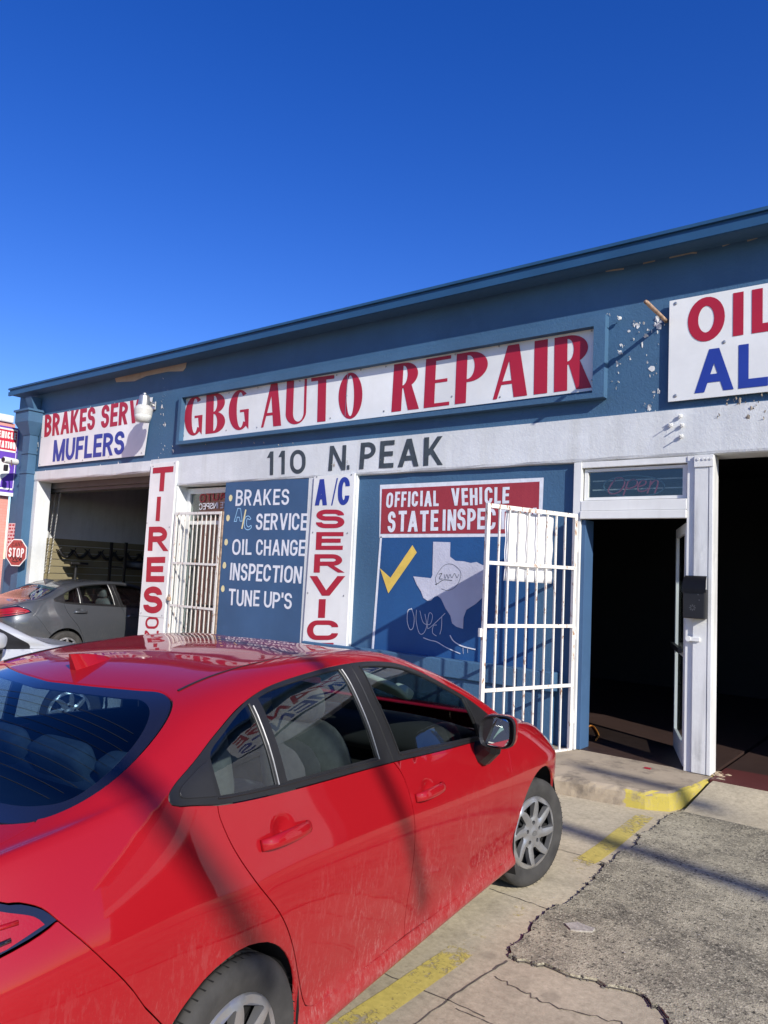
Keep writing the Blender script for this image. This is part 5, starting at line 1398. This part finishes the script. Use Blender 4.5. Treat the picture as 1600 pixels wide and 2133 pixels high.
# ---- materials
def paint(name, col, dust=True, dcol=(.42, .20, .18), metal=.25, rough=.38):
    m, t, b = mat(name); co = coords(t, False)
    flake = noise(t, co, 900, 1)
    c = mix(t, flake, tuple(x * .88 for x in col), tuple(min(1, x * 1.12) for x in col))
    r = rough
    if dust:
        sx_ = N(t, 'SeparateXYZ'); L(t, co, sx_.inputs[0])
        low = ramp(t, math_(t, 'ADD', sx_.outputs[2], math_(t, 'MULTIPLY', noise(t, co, 3, 4), .35)), .35, 1.15, (1, 1, 1, 1), (0, 0, 0, 1))
        st1 = ramp(t, noise(t, coords(t, False, (60, 60, 15)), 1.0, 5, .62, .5), .53, .60)
        st2 = ramp(t, noise(t, coords(t, False, (150, 150, 60)), 1.0, 3, .6), .56, .64)
        clump = ramp(t, noise(t, coords(t, False, (6, 6, 4)), 1.0, 4, .6), .36, .62)
        d = math_(t, 'MULTIPLY', math_(t, 'ADD', math_(t, 'MULTIPLY', st1, .60), math_(t, 'MULTIPLY', st2, .55)), math_(t, 'MULTIPLY', math_(t, 'POWER', low, .8), clump))
        film = math_(t, 'MULTIPLY', math_(t, 'POWER', low, 1.5), .09)
        d = math_(t, 'ADD', d, film, True)
        sill = ramp(t, math_(t, 'ADD', sx_.outputs[2], math_(t, 'MULTIPLY', noise(t, co, 14, 5), .08)), .24, .40, (1, 1, 1, 1), (0, 0, 0, 1))
        d = math_(t, 'ADD', d, math_(t, 'MULTIPLY', math_(t, 'MULTIPLY', sill, .5), ramp(t, noise(t, co, 25, 5, .7), .42, .6)), True)
        c = mix(t, math_(t, 'MULTIPLY', d, .72), c, dcol)
        rr_ = math_(t, 'ADD', math_(t, 'MULTIPLY', d, .4), rough)
        L(t, rr_, b.inputs['Roughness'])
        L(t, math_(t, 'SUBTRACT', .85, math_(t, 'MULTIPLY', d, .8), True), b.inputs['Coat Weight'])
        L(t, math_(t, 'ADD', .03, math_(t, 'MULTIPLY', d, .35)), b.inputs['Coat Roughness'])
    else:
        b.inputs['Roughness'].default_value = rough; b.inputs['Coat Weight'].default_value = 1; b.inputs['Coat Roughness'].default_value = .03
    L(t, c, b.inputs['Base Color']); b.inputs['Metallic'].default_value = metal; b.inputs['Specular IOR Level'].default_value = .10
    return m
M['red_paint'] = paint('red_car_paint', (.30, .0045, .009), dcol=(.36, .165, .15), metal=0, rough=.55)
M['grey_paint'] = paint('dark_grey_car_paint', (.085, .092, .102), True, (.20, .19, .18), .5)
M['silver_paint'] = paint('silver_car_paint', (.66, .68, .70), False, (.35, .33, .30), .45)
M['trim'] = plain('matt_black_car_trim', (.014, .014, .015), .38, 0, .15, 10)
M['rubber'] = plain('tyre_rubber', (.038, .036, .033), .85, 0, .4, 9, .15)
M['under'] = plain('underbody_black', (.008, .008, .008), .95)
M['wheel_silver'] = plain('wheel_cover_silver', (.42, .42, .42), .34, .75, .08, 5)
M['bright'] = plain('bright_window_trim', (.26, .26, .255), .38, .6)
M['frit'] = plain('black_glass_edge', (.010, .010, .016), .08, 0, .05, 3, coat=1)
M['seat'] = plain('grey_seat_fabric', (.16, .165, .17), .9, 0, .15, 30, .2)
M['int'] = plain('dark_cabin_plastic', (.035, .035, .037), .7)
M['headliner'] = plain('pale_headliner', (.30, .30, .29), .9)
m, t, b = mat('tail_lamp_red'); b.inputs['Base Color'].default_value = (.30, .004, .008, 1); b.inputs['Roughness'].default_value = .25; b.inputs['Coat Weight'].default_value = .4
bump(t, b, noise(t, coords(t, False), 160, 2), .25, .002); M['tail'] = m
M['lens'] = plain('clear_lamp_lens', (.45, .45, .46), .1, .3, .1, 9, coat=1)
M['amber'] = plain('amber_reflector', (.60, .18, .02), .2)
M['mirror'] = plain('mirror_glass', (.75, .80, .80), .02, 1.0, .02)
M['mint'] = plain('pale_mint_visor', (.78, .90, .74), .6)

def wheel(parent, x, y, steer=0):
    """a tyre with grooves, its wheel cover and lug holes; outer side towards -y when y < 0"""
    w = bpy.data.objects.new('wheel', None)
    sgn = -1 if y < 0 else 1
    prof = [(.205, -.085), (.235, -.098), (.275, -.1035), (.300, -.098), (.3135, -.082), (.316, -.070), (.316, -.058), (.308, -.056), (.308, -.048), (.316, -.046), (.316, -.022), (.308, -.020), (.308, -.010), (.316, -.008),
            (.316, .008), (.308, .010), (.308, .020), (.316, .022), (.316, .046), (.308, .048), (.308, .056), (.316, .058), (.316, .070), (.3135, .082), (.300, .098), (.275, .1035), (.235, .098), (.205, .085)]
    bm = BM(); lathe(bm, prof, 72, 'Y', (0, 0, 0), close=True)
    # shoulder sipes
    for k in range(60):
        a = 2 * PI * k / 60
        for s_ in (-1, 1):
            c = Vector((.3155 * math.cos(a), s_ * .068, .3155 * math.sin(a))); tdir = Vector((-math.sin(a), 0, math.cos(a)))
            r0 = Vector((math.cos(a), 0, math.sin(a)))
            v_ = [bm.verts.new(c + tdir * i * .0022 + Vector((0, j * .022, 0)) + r0 * (.0012 if abs(j) < 2 else 0)) for i, j in ((-1, -1), (1, -1), (1, 1), (-1, 1))]
            bm.faces.new(v_).material_index = 1
    ty = obj('wheel', bm, [M['rubber'], M['under']], parent, smooth=True)
    for p in ty.data.polygons:
        if p.material_index == 1: p.use_smooth = False
    ty.location = (x, y, .316); ty.rotation_euler = (0, 0, steer)
    # wheel cover: eight broad blades, open windows between them, five lug holes
    Rr = .218; yo = sgn * .094
    hol = []
    for k in range(8):
        a0 = 2 * PI * k / 8 + .2; tw = .16
        pts = []
        for i in range(7):
            u = i / 6; r_ = .092 + u * .098; half = (.135 + .185 * u) ; pts.append((r_, a0 + tw * u - half * (1 - .0 * u)))
        top = [(r_, a) for r_, a in pts]
        bot = [(.092 + i / 6 * .098, a0 + tw * i / 6 + (.135 + .185 * i / 6)) for i in range(7)][::-1]
        loop = [(r_ * math.cos(a), r_ * math.sin(a)) for r_, a in top + bot]
        lo = [np.array(p) for p in loop]; hol.append([tuple(p) for p in fillet(lo, True, .012)])
    lug = []
    for k in range(5):
        a = 2 * PI * k / 5 + .35; lug.append([(.061 * math.cos(a) + .0125 * math.cos(q), .061 * math.sin(a) + .0125 * math.sin(q)) for q in [2 * PI * i / 12 for i in range(12)]])
    rim = [(Rr * math.cos(2 * PI * i / 72), Rr * math.sin(2 * PI * i / 72)) for i in range(72)]
    G = [(r_ * math.cos(a), r_ * math.sin(a)) for r_ in np.arange(.012, Rr, .0115) for a in np.linspace(0, 2 * PI, max(6, int(2 * PI * r_ / .0115)), endpoint=False)]
    G = np.array(G)
    for h_ in hol + lug: G = G[~inside(h_, G)]
    V, T = cdt_region(rim, hol + lug, G)
    def hgt(px, pz):
        r_ = math.hypot(px, pz); a = math.atan2(pz, px)
        u = min(1, max(0, (r_ - .092) / .098)); best = 0
        ph = ((a - .2 - .16 * u) / (2 * PI / 8)) % 1.0; d = abs(ph - .5) * 2       # 0 on the blade's ridge
        blade = max(0, 1 - d) * .016 * min(1, max(0, (r_ - .05) / .04)) * min(1, max(0, (.212 - r_) / .03))
        dish = -.020 * max(0, min(1, (r_ - .05) / .05)) * (1 - u) - .004 * u
        cap = .006 if r_ < .030 else 0
        edge = -.018 * max(0, (r_ - .204) / .014) ** 2
        return dish * .6 + blade + cap + edge + .004
    bm = BM(); vs = [bm.verts.new((p[0], yo + sgn * hgt(*p), p[1])) for p in V]; bk = {}
    cnt = {}
    for tr in T:
        bm.faces.new([vs[i] for i in tr])
        for i in range(3): cnt[(int(tr[i]), int(tr[(i + 1) % 3]))] = 1
    for (a, c_) in cnt:
        if (c_, a) not in cnt:
            for i in (a, c_):
                if i not in bk: bk[i] = bm.verts.new((V[i][0], yo - sgn * .022, V[i][1]))
            bm.faces.new((vs[a], vs[c_], bk[c_], bk[a]))
    bmesh.ops.recalc_face_normals(bm, faces=bm.faces[:])
    # make the outer face point outwards
    tst = max(bm.faces, key=lambda f: f.calc_center_median().y * sgn)
    if tst.normal.y * sgn < 0: bmesh.ops.reverse_faces(bm, faces=bm.faces[:])
    rm = obj('rim', bm, M['wheel_silver'], ty, smooth=True)
    md = rm.data
    try: rm.data.set_sharp_from_angle(angle=R(38))
    except Exception: pass
    bm = BM(); lathe(bm, [(.212, yo - sgn * .03), (.212, yo - sgn * .09), (.02, yo - sgn * .10), (.02, yo - sgn * .03)], 40, 'Y', close=True)
    bm.faces.new([bm.verts.new((.21 * math.cos(a), yo - sgn * .055, .21 * math.sin(a))) for a in [2 * PI * i / 40 for i in range(40)]])
    for k in range(10):
        a = 2 * PI * k / 10; tube(bm, [(.05 * math.cos(a), yo - sgn * .04, .05 * math.sin(a)), (.20 * math.cos(a), yo - sgn * .045, .20 * math.sin(a))], .012, 6)
    obj('brake_disc', bm, M['under'], ty)
    bm = BM(); 
    for pts, cl in (([(.020 * math.cos(a), .014 * math.sin(a)) for a in np.linspace(0, 2 * PI, 25)[:-1]], True), ([(.008 * math.cos(a), .013 * math.sin(a)) for a in np.linspace(0, 2 * PI, 19)[:-1]], True), ([(.017 * math.cos(a), .006 + .007 * math.sin(a)) for a in np.linspace(0, 2 * PI, 19)[:-1]], True)):
        ribbon(bm, pts, .003, lambda x_, z_: (x_, yo + sgn * .0125, z_), cl)
    obj('emblem', bm, M['bright'], ty)
    return ty

def softbox(bm, c, s, rot=(0, 0, 0), p=3.2, n=14):
    """a rounded cushion"""
    from mathutils import Euler
    E = Euler(rot).to_matrix(); rows = []
    for i in range(n + 1):
        th = -PI / 2 + PI * i / n; row = []
        for k in range(2 * n):
            ph = 2 * PI * k / (2 * n)
            f = lambda v: math.copysign(abs(v) ** (2 / p), v)
            q = Vector((s[0] * f(math.cos(th)) * f(math.cos(ph)), s[1] * f(math.cos(th)) * f(math.sin(ph)), s[2] * f(math.sin(th))))
            row.append(bm.verts.new(E @ q + Vector(c)))
        rows.append(row)
    for A, B in zip(rows, rows[1:]):
        for k in range(2 * n): bm.faces.new((A[k], A[(k + 1) % (2 * n)], B[(k + 1) % (2 * n)], B[k]))
    bmesh.ops.remove_doubles(bm, verts=bm.verts[:], dist=1e-5)

def make_car(name, label, loc, rz):
    root = thing(name, label, 'car', loc, rz)
    RP = M['red_paint']
    body = panel('body', side_p, RP, root, mir='join')
    for sd in (1, -1):
        dr = panel('rear_door', rear_door_p, RP, root, cups=True, side=sd); df = panel('front_door', front_door_p, RP, root, cups=True, side=sd)
        panel('fender', fender_p, RP, root, side=sd)
        panel('headlight', head_p, M['lens'], root, side=sd); tl = panel('taillight', tail_p, M['frit'], root, side=sd, off=.004); panel('lens', TLENS, M['tail'], tl, side=sd, off=.009, gap=0)
        for q0, q1, mm_ in (((-.70, 5.44), (-1.02, 5.60), M['tail']), ((-.72, 5.33), (-1.02, 5.36), M['frit'])):
            a_ = np.linspace(q0[0], q1[0], 10); P, n = S_n(a_, np.linspace(q0[1], q1[1], 10)); bm = BM(); tube(bm, (P + n * .011) * np.array((1, sd, 1)), .006, 8); obj('rib', bm, mm_, tl, smooth=True)
        rp = [(.0 + 1.010, 5.97), (.4, 5.97), (-.055, 5.97), (-.20, 6.0), (-.228, 6.05)] + [p for p in DLO_TOP if p[0] < .89] + [(.895, 7.86), (.895, 7.6), (.92, 7.1)]
        fp_ = [(1.016, 5.97), (.926, 7.1), (.901, 7.6), (.901, 7.86)] + [p for p in DLO_TOP if p[0] > .91] + [(2.245, 5.97), (1.6, 5.97)]
        tr = panel('window_trim', rp, M['trim'], dr, holes=[QG, RG], off=.003, gap=.001, side=sd)
        tf = panel('window_trim', fp_, M['trim'], df, holes=[FG], off=.003, gap=.001, side=sd)
        panel('pillar_cover', CP, plain('satin_black_cover', (.016, .016, .018), .3), dr, off=.0075, thick=.004, gap=0, side=sd)
        for nm, pl, pr in (('quarter_window', QG, dr), ('window', RG, dr), ('window', FG, df)):
            panel(nm, pl, M['car_glass'], pr, off=-.004, thick=0, gap=-.004, res=.05, side=sd)
        # bright strips at the window channels
        for pts, pr in (([(.898, 6.08), (.880, 6.5), (.841, 7.25), (.813, 7.75)], dr), ([(1.072, 6.08), (1.045, 6.4), (.98, 7.2), (.957, 7.77)], df), ([(.236, 6.10), (.216, 7.56)], dr), ([(1.93, 6.08), (1.916, 6.45), (1.842, 7.38)], df),
                        ([(-.05, 6.075), (.3, 6.075), (.9, 6.075)], dr), ([(1.08, 6.075), (1.5, 6.075), (1.92, 6.075)], df)):
            q = [(a, c) for a, c in smooth_pts(pts, 6)]; a_ = np.array([p[0] for p in q]); t_ = np.array([p[1] for p in q]); P, n = S_n(a_, t_)
            P = (P + n * .005) * np.array((1, sd, 1)); bm = BM(); tube(bm, P, .0035, 6); obj('bright_strip', bm, M['bright'] if (pr is dr and abs(pts[0][1] - pts[-1][1]) > .5) else M['trim'], pr)
        # handles
        for (c0, c1, tt), pr in (((.095, .350, 5.37), dr), ((1.13, 1.385, 5.17), df)):
            xs = np.linspace(c0, c1, 13); P, n = S_n(xs, np.full(13, tt) + np.linspace(-.03, .03, 13)); u = np.linspace(-1, 1, 13)
            lift = .004 + .034 * np.sqrt(np.clip(1 - np.abs(u) ** 3.2, 0, 1)); P = (P + n * lift[:, None]) * np.array((1, sd, 1)); n = n * np.array((1, sd, 1))
            bm = BM(); rows = []
            for i in range(13):
                ww = .019 * (1 - .25 * abs(u[i]) ** 2) + .004; th = .011
                up = Vector((0, 0, 1)); nn = Vector(n[i]); up = (up - nn * up.dot(nn)).normalized()
                rows.append([bm.verts.new(Vector(P[i]) + up * ww * math.cos(a) + nn * th * math.sin(a)) for a in [2 * PI * k / 14 for k in range(14)]])
            for A, B in zip(rows, rows[1:]):
                for k in range(14): bm.faces.new((A[k], A[(k + 1) % 14], B[(k + 1) % 14], B[k]))
            bm.faces.new(rows[0][::-1]); bm.faces.new(rows[-1]); bmesh.ops.recalc_face_normals(bm, faces=bm.faces[:])
            obj('handle', bm, RP, pr, smooth=True)
        # mirror
        my = -.965 * sd; mxc = 1.80; mz = 1.068
        bm = BM(); n = 16; rows = []
        for i in range(9):
            u = i / 8; sc = [1.0, 1.04, 1.05, 1.03, .98, .88, .72, .48, .1][i]; xx = mxc - .02 + .16 * u
            rows.append([bm.verts.new((xx, my + (.096 * sc * math.copysign(abs(math.cos(a)) ** .62, math.cos(a))) + .03 * sd * u, mz + .082 * sc * math.copysign(abs(math.sin(a)) ** .62, math.sin(a)) + .012 * math.cos(a) * -sd - .01 * u)) for a in [2 * PI * k / 28 for k in range(28)]])
        for A, B in zip(rows, rows[1:]):
            for k in range(28): bm.faces.new((A[k], A[(k + 1) % 28], B[(k + 1) % 28], B[k])).material_index = 1 if (A[k].co.z < mz - .045) else 0
        bm.faces.new(rows[-1]); bmesh.ops.recalc_face_normals(bm, faces=bm.faces[:])
        mir_ = obj('side_mirror', bm, [RP, M['trim']], root, smooth=True)
        bm = BM(); r0 = []; r1 = []; r2 = []
        for k in range(28):
            a = 2 * PI * k / 28; cx_ = math.copysign(abs(math.cos(a)) ** .62, math.cos(a)); sx_ = math.copysign(abs(math.sin(a)) ** .62, math.sin(a))
            for lst, sc, xx in ((r0, 1.03, mxc - .018), (r1, .97, mxc - .034), (r2, .86, mxc - .012)):
                lst.append(bm.verts.new((xx, my + .096 * sc * cx_, mz + .082 * sc * sx_ + .012 * math.cos(a) * -sd)))
        for A, B in ((r0, r1), (r1, r2)):
            for k in range(28): bm.faces.new((A[k], A[(k + 1) % 28], B[(k + 1) % 28], B[k]))
        bm.faces.new(r2); bmesh.ops.recalc_face_normals(bm, faces=bm.faces[:]); obj('bezel', bm, M['trim'], mir_, smooth=False)
        bm = BM(); bm.faces.new([bm.verts.new((mxc - .030 + .034 * math.cos(a) * sd + .010 * math.sin(a), my + .082 * math.copysign(abs(math.cos(a)) ** .62, math.cos(a)), mz + .070 * math.copysign(abs(math.sin(a)) ** .62, math.sin(a)) + .010 * math.cos(a) * -sd)) for a in [2 * PI * k / 28 for k in range(28)]]); obj('mirror_glass', bm, M['mirror'], mir_)
        bm = BM()
        tube(bm, [(mxc + .06, my + .06 * sd, mz - .06), (mxc + .07, -.90 * sd, .97), (mxc + .09, -.845 * sd, .925), (mxc + .10, -.80 * sd, .92)], [.045, .055, .065, .07], 10); obj('mirror_foot', bm, M['trim'], mir_)
        wheel(root, 0, -.770 * sd); wheel(root, 2.70, -.770 * sd, R(-17))
        # wheel-arch linings
        for (cx_, cz_, r_) in (AR, AF):
            bm = BM(); rows = []
            for i in range(25):
                a = R(-28 + 236 * i / 24); x_, z_ = cx_ + (r_ + .015) * math.cos(a), cz_ + (r_ + .015) * math.sin(a)
                rows.append([bm.verts.new((x_, -sd * yy, z_)) for yy in (.862, .52)])
            for A, B in zip(rows, rows[1:]): bm.faces.new((A[0], A[1], B[1], B[0]))
            bm.faces.new([bm.verts.new((cx_ + (r_ + .014) * math.cos(R(-28 + 236 * i / 24)), -sd * .55, cz_ + (r_ + .014) * math.sin(R(-28 + 236 * i / 24)))) for i in range(25)])
            obj('arch_liner', bm, M['under'], root)
    # mud-guard flap ahead of the rear wheel
    panel('trunk_lid', trunk_p, RP, root, mir='join'); panel('hood', hood_p, RP, root, mir='join')
    [panel('rear_bumper', rbump_p, RP, root, side=sd, gap=.002) for sd in (1, -1)]; panel('front_bumper', fbump_p, RP, root, mir='join')
    ts_ = np.linspace(0, 10, 60)
    for nm_, xx, mm_ in (('rear_panel', -1.029, RP), ('grille', 3.634, M['trim'])):
        q_ = S(np.full(60, xx), ts_); bm = BM(); pr = None
        for v in q_:
            row = [bm.verts.new((xx, v[1] * k, v[2])) for k in (1, .5, 0, -.5, -1)]
            if pr:
                for k in range(4):
                    try: bm.faces.new((pr[k], pr[k + 1], row[k + 1], row[k]))
                    except ValueError: pass
            pr = row
        bmesh.ops.remove_doubles(bm, verts=bm.verts[:], dist=1e-5); bmesh.ops.recalc_face_normals(bm, faces=bm.faces[:]); obj(nm_, bm, mm_, root)
    inner = crv((-.165, 10), (-.14, 9.5), (-.10, 9.0), (-.075, 8.75), (-.10, 8.50), (-.17, 8.27), (-.27, 8.09), (-.40, 7.93), (-.47, 7.95), (-.515, 8.15), (-.55, 8.5), (-.575, 9.2), (-.58, 10), n=4)
    rw = panel('rear_window', GL_R, M['frit'], root, mir='join', off=-.003, gap=.004, thick=.004, holes=[inner[:-1] + [(-.58, 10.4), (-.165, 10.4)]])
    panel('pane', inner, M['rear_glass'], rw, mir='join', off=-.003, gap=0, thick=0)
    panel('windscreen', WS, M['car_glass'], root, mir='join', off=-.003, gap=.004, thick=0)
    bm = BM()
    for x_ in np.arange(-.49, -.17, .032):
        tm = float(np.interp(x_, [-.52, -.40, -.27, -.17, -.10], [8.2, 7.98, 8.13, 8.33, 8.6])) + .05
        P, n = S_n(np.full(16, x_), np.linspace(tm, 10, 16)); P = P - n * .002; row = [tuple(v) for v in P] + [(v[0], -v[1], v[2]) for v in P[-2::-1]]
        tube(bm, row, .0006, 4)
    obj('heating_wires', bm, M['under'], rw)
    # roof ditch strips
    for sd in (1, -1):
        xs = np.linspace(.03, .62, 30); P, n = S_n(xs, 8.52 + .0 * xs); P = (P + n * .0012) * np.array((1, sd, 1)); bm = BM(); tube(bm, P, [.0045 * (1 - .9 * i / 29) for i in range(30)], 6); obj('roof_strip', bm, M['trim'], root)
    # aerial fin
    bm = BM(); rows = []
    for i in range(9):
        u = i / 8; x_ = -.015 + .175 * u; hh = .062 * (1 - u) ** .75 + .001; w_ = .022 * math.sin(PI * min(.99, max(.06, u * .75 + .22))) + .004
        zb_ = float(S(np.array([x_]), np.array([10.0]))[0][2]) - .004
        sh = -.028 * 0
        rows.append([bm.verts.new((x_, -w_, zb_)), bm.verts.new((x_ - .022 * (hh / .062), -w_ * .25, zb_ + hh)), bm.verts.new((x_ - .022 * (hh / .062), w_ * .25, zb_ + hh)), bm.verts.new((x_, w_, zb_))])
    for A, B in zip(rows, rows[1:]):
        for k in range(3): bm.faces.new((A[k], A[k + 1], B[k + 1], B[k]))
    bm.faces.new(rows[0]); bmesh.ops.recalc_face_normals(bm, faces=bm.faces[:]); fo = obj('aerial_fin', bm, RP, root, smooth=True); fo.data.set_sharp_from_angle(angle=R(60))
    # floor, inner lining, cabin
    bm = BM(); box(bm, -.95, 3.5, -.52, .52, .19, .26); box(bm, .36, 2.32, -.78, .78, .19, .261); obj('underbody', bm, M['under'], root)
    xs = np.linspace(.36, 2.28, 22)
    for sd in (1, -1):
        pr = None; bm = BM()
        for x_ in xs:
            p_, n_ = S_n(np.full(7, x_), np.array([1.0, 2.2, 3.4, 4.6, 5.6, 6.10, 6.11])); q_ = (p_ - n_ * np.array([.035, .035, .035, .035, .035, .024, .002])[:, None]) * np.array((1, sd, 1)); row = [bm.verts.new(v) for v in q_]
            if pr:
                for k in range(6): bm.faces.new((pr[k], pr[k + 1], row[k + 1], row[k]))
            pr = row
        obj('door_lining', bm, M['int'], root)
    bm = BM()                                                    # parcel shelf, bulkheads, headliner
    box(bm, -.62, .10, -.66, .66, .98, 1.03); box(bm, -.90, -.6205, -.5, .5, .5, 1.0); box(bm, 2.30, 2.36, -.70, .70, .26, .93); obj('cabin', bm, M['int'], root)
    bm = BM(); pr = None
    for x_ in np.linspace(0.02, 1.40, 12):
        p_, n_ = S_n(np.full(7, x_), np.array([8.05, 8.3, 8.6, 9.0, 9.4, 9.8, 10.0])); q_ = p_ - n_ * .035
        row = [bm.verts.new(v) for v in q_] + [bm.verts.new(v * np.array((1, -1, 1))) for v in q_[-2::-1]]
        if pr:
            for k in range(12): bm.faces.new((pr[k], pr[k + 1], row[k + 1], row[k]))
        pr = row
    obj('headliner', bm, M['headliner'], root, smooth=True)
    bm = BM(); softbox(bm, (2.12, 0, .90), (.22, .70, .12), (0, R(10), 0)); box(bm, 1.55, 2.25, -.13, .13, .3, .72, .03); softbox(bm, (1.99, -.02, 1.0), (.02, .14, .09), (0, R(-12), 0), 6); obj('dashboard', bm, M['int'], root, smooth=True)
    bm = BM(); c_ = Vector((1.80, .37, .93)); E_ = Matrix.Rotation(R(-62), 3, 'Y')
    tube(bm, [c_ + E_ @ Vector((.18 * math.cos(a), .18 * math.sin(a), 0)) for a in [2 * PI * k / 28 for k in range(29)]], .016, 8, cap=False); softbox(bm, c_, (.06, .075, .03), (0, R(-62), 0)); bar(bm, c_ + Vector((0, -.17, 0)), c_ + Vector((0, .17, 0)), .03); obj('steering_wheel', bm, M['trim'], root, smooth=True)
    for y_ in (-.37, .37):
        bm = BM(); softbox(bm, (1.32, y_, .52), (.27, .25, .11), (0, R(-8), 0)); softbox(bm, (1.00, y_, .86), (.09, .24, .33), (0, R(-17), 0)); softbox(bm, (.885, y_, 1.255), (.055, .135, .085), (0, R(-14), 0))
        for s_ in (-.05, .05): tube(bm, [(.90, y_ + s_, 1.10), (.885, y_ + s_, 1.22)], .008, 6)
        obj('front_seat', bm, M['seat'], root, smooth=True)
    bm = BM(); softbox(bm, (.38, 0, .50), (.27, .64, .11), (0, R(-8), 0)); softbox(bm, (.10, 0, .80), (.10, .64, .30), (0, R(-22), 0))
    for y_ in (-.38, 0, .38): softbox(bm, (-.03, y_, 1.105), (.05, .15, .068), (0, R(-24), 0), 5.0)
    obj('rear_seat', bm, M['seat'], root, smooth=True)
    return root
red = make_car('red_car', 'dusty red saloon car parked nose towards the blue workshop', (-2.937 - 2.7 * math.cos(1.689), 4.223 - 2.7 * math.sin(1.689), 0), 1.689)
bm = BM(); softbox(bm, (1.74, -.28, 1.235), (.10, .17, .018), (R(12), R(28), 0), 5); softbox(bm, (1.80, -.40, 1.20), (.05, .05, .03), (R(12), R(28), 0), 4); vz = obj('sun_visor', bm, M['mint'], red, smooth=True)
def copy_car(src, name, label, loc, rz, swap, skip=()):
    r_ = src.copy(); COL.objects.link(r_); r_.name = name; r_['label'] = label; r_.location = loc; r_.rotation_euler = (0, 0, rz)
    def rec(o, par):
        for ch in list(o.children):
            if ch.name.split('.')[0] in skip: continue
            c_ = ch.copy(); COL.objects.link(c_); c_.parent = par
            if c_.type == 'MESH':
                for i, sl in enumerate(c_.material_slots):
                    if sl.material in swap:
                        nm_ = swap[sl.material]; sl.link = 'OBJECT'; sl.material = nm_
            rec(ch, c_)
    rec(src, r_); return r_
copy_car(red, 'grey_car', 'dark grey saloon car half inside the left bay', (-12.877, 6.851, 0), 1.564, {M['red_paint']: M['grey_paint']}, ('sun_visor',))
copy_car(red, 'silver_car', 'silver car parked beyond the red one, only its bonnet showing', (-7.85 + .0, 4.12 - 2.7, 0), 1.60, {M['red_paint']: M['silver_paint'], M['car_glass']: M['car_glass']}, ('sun_visor',))
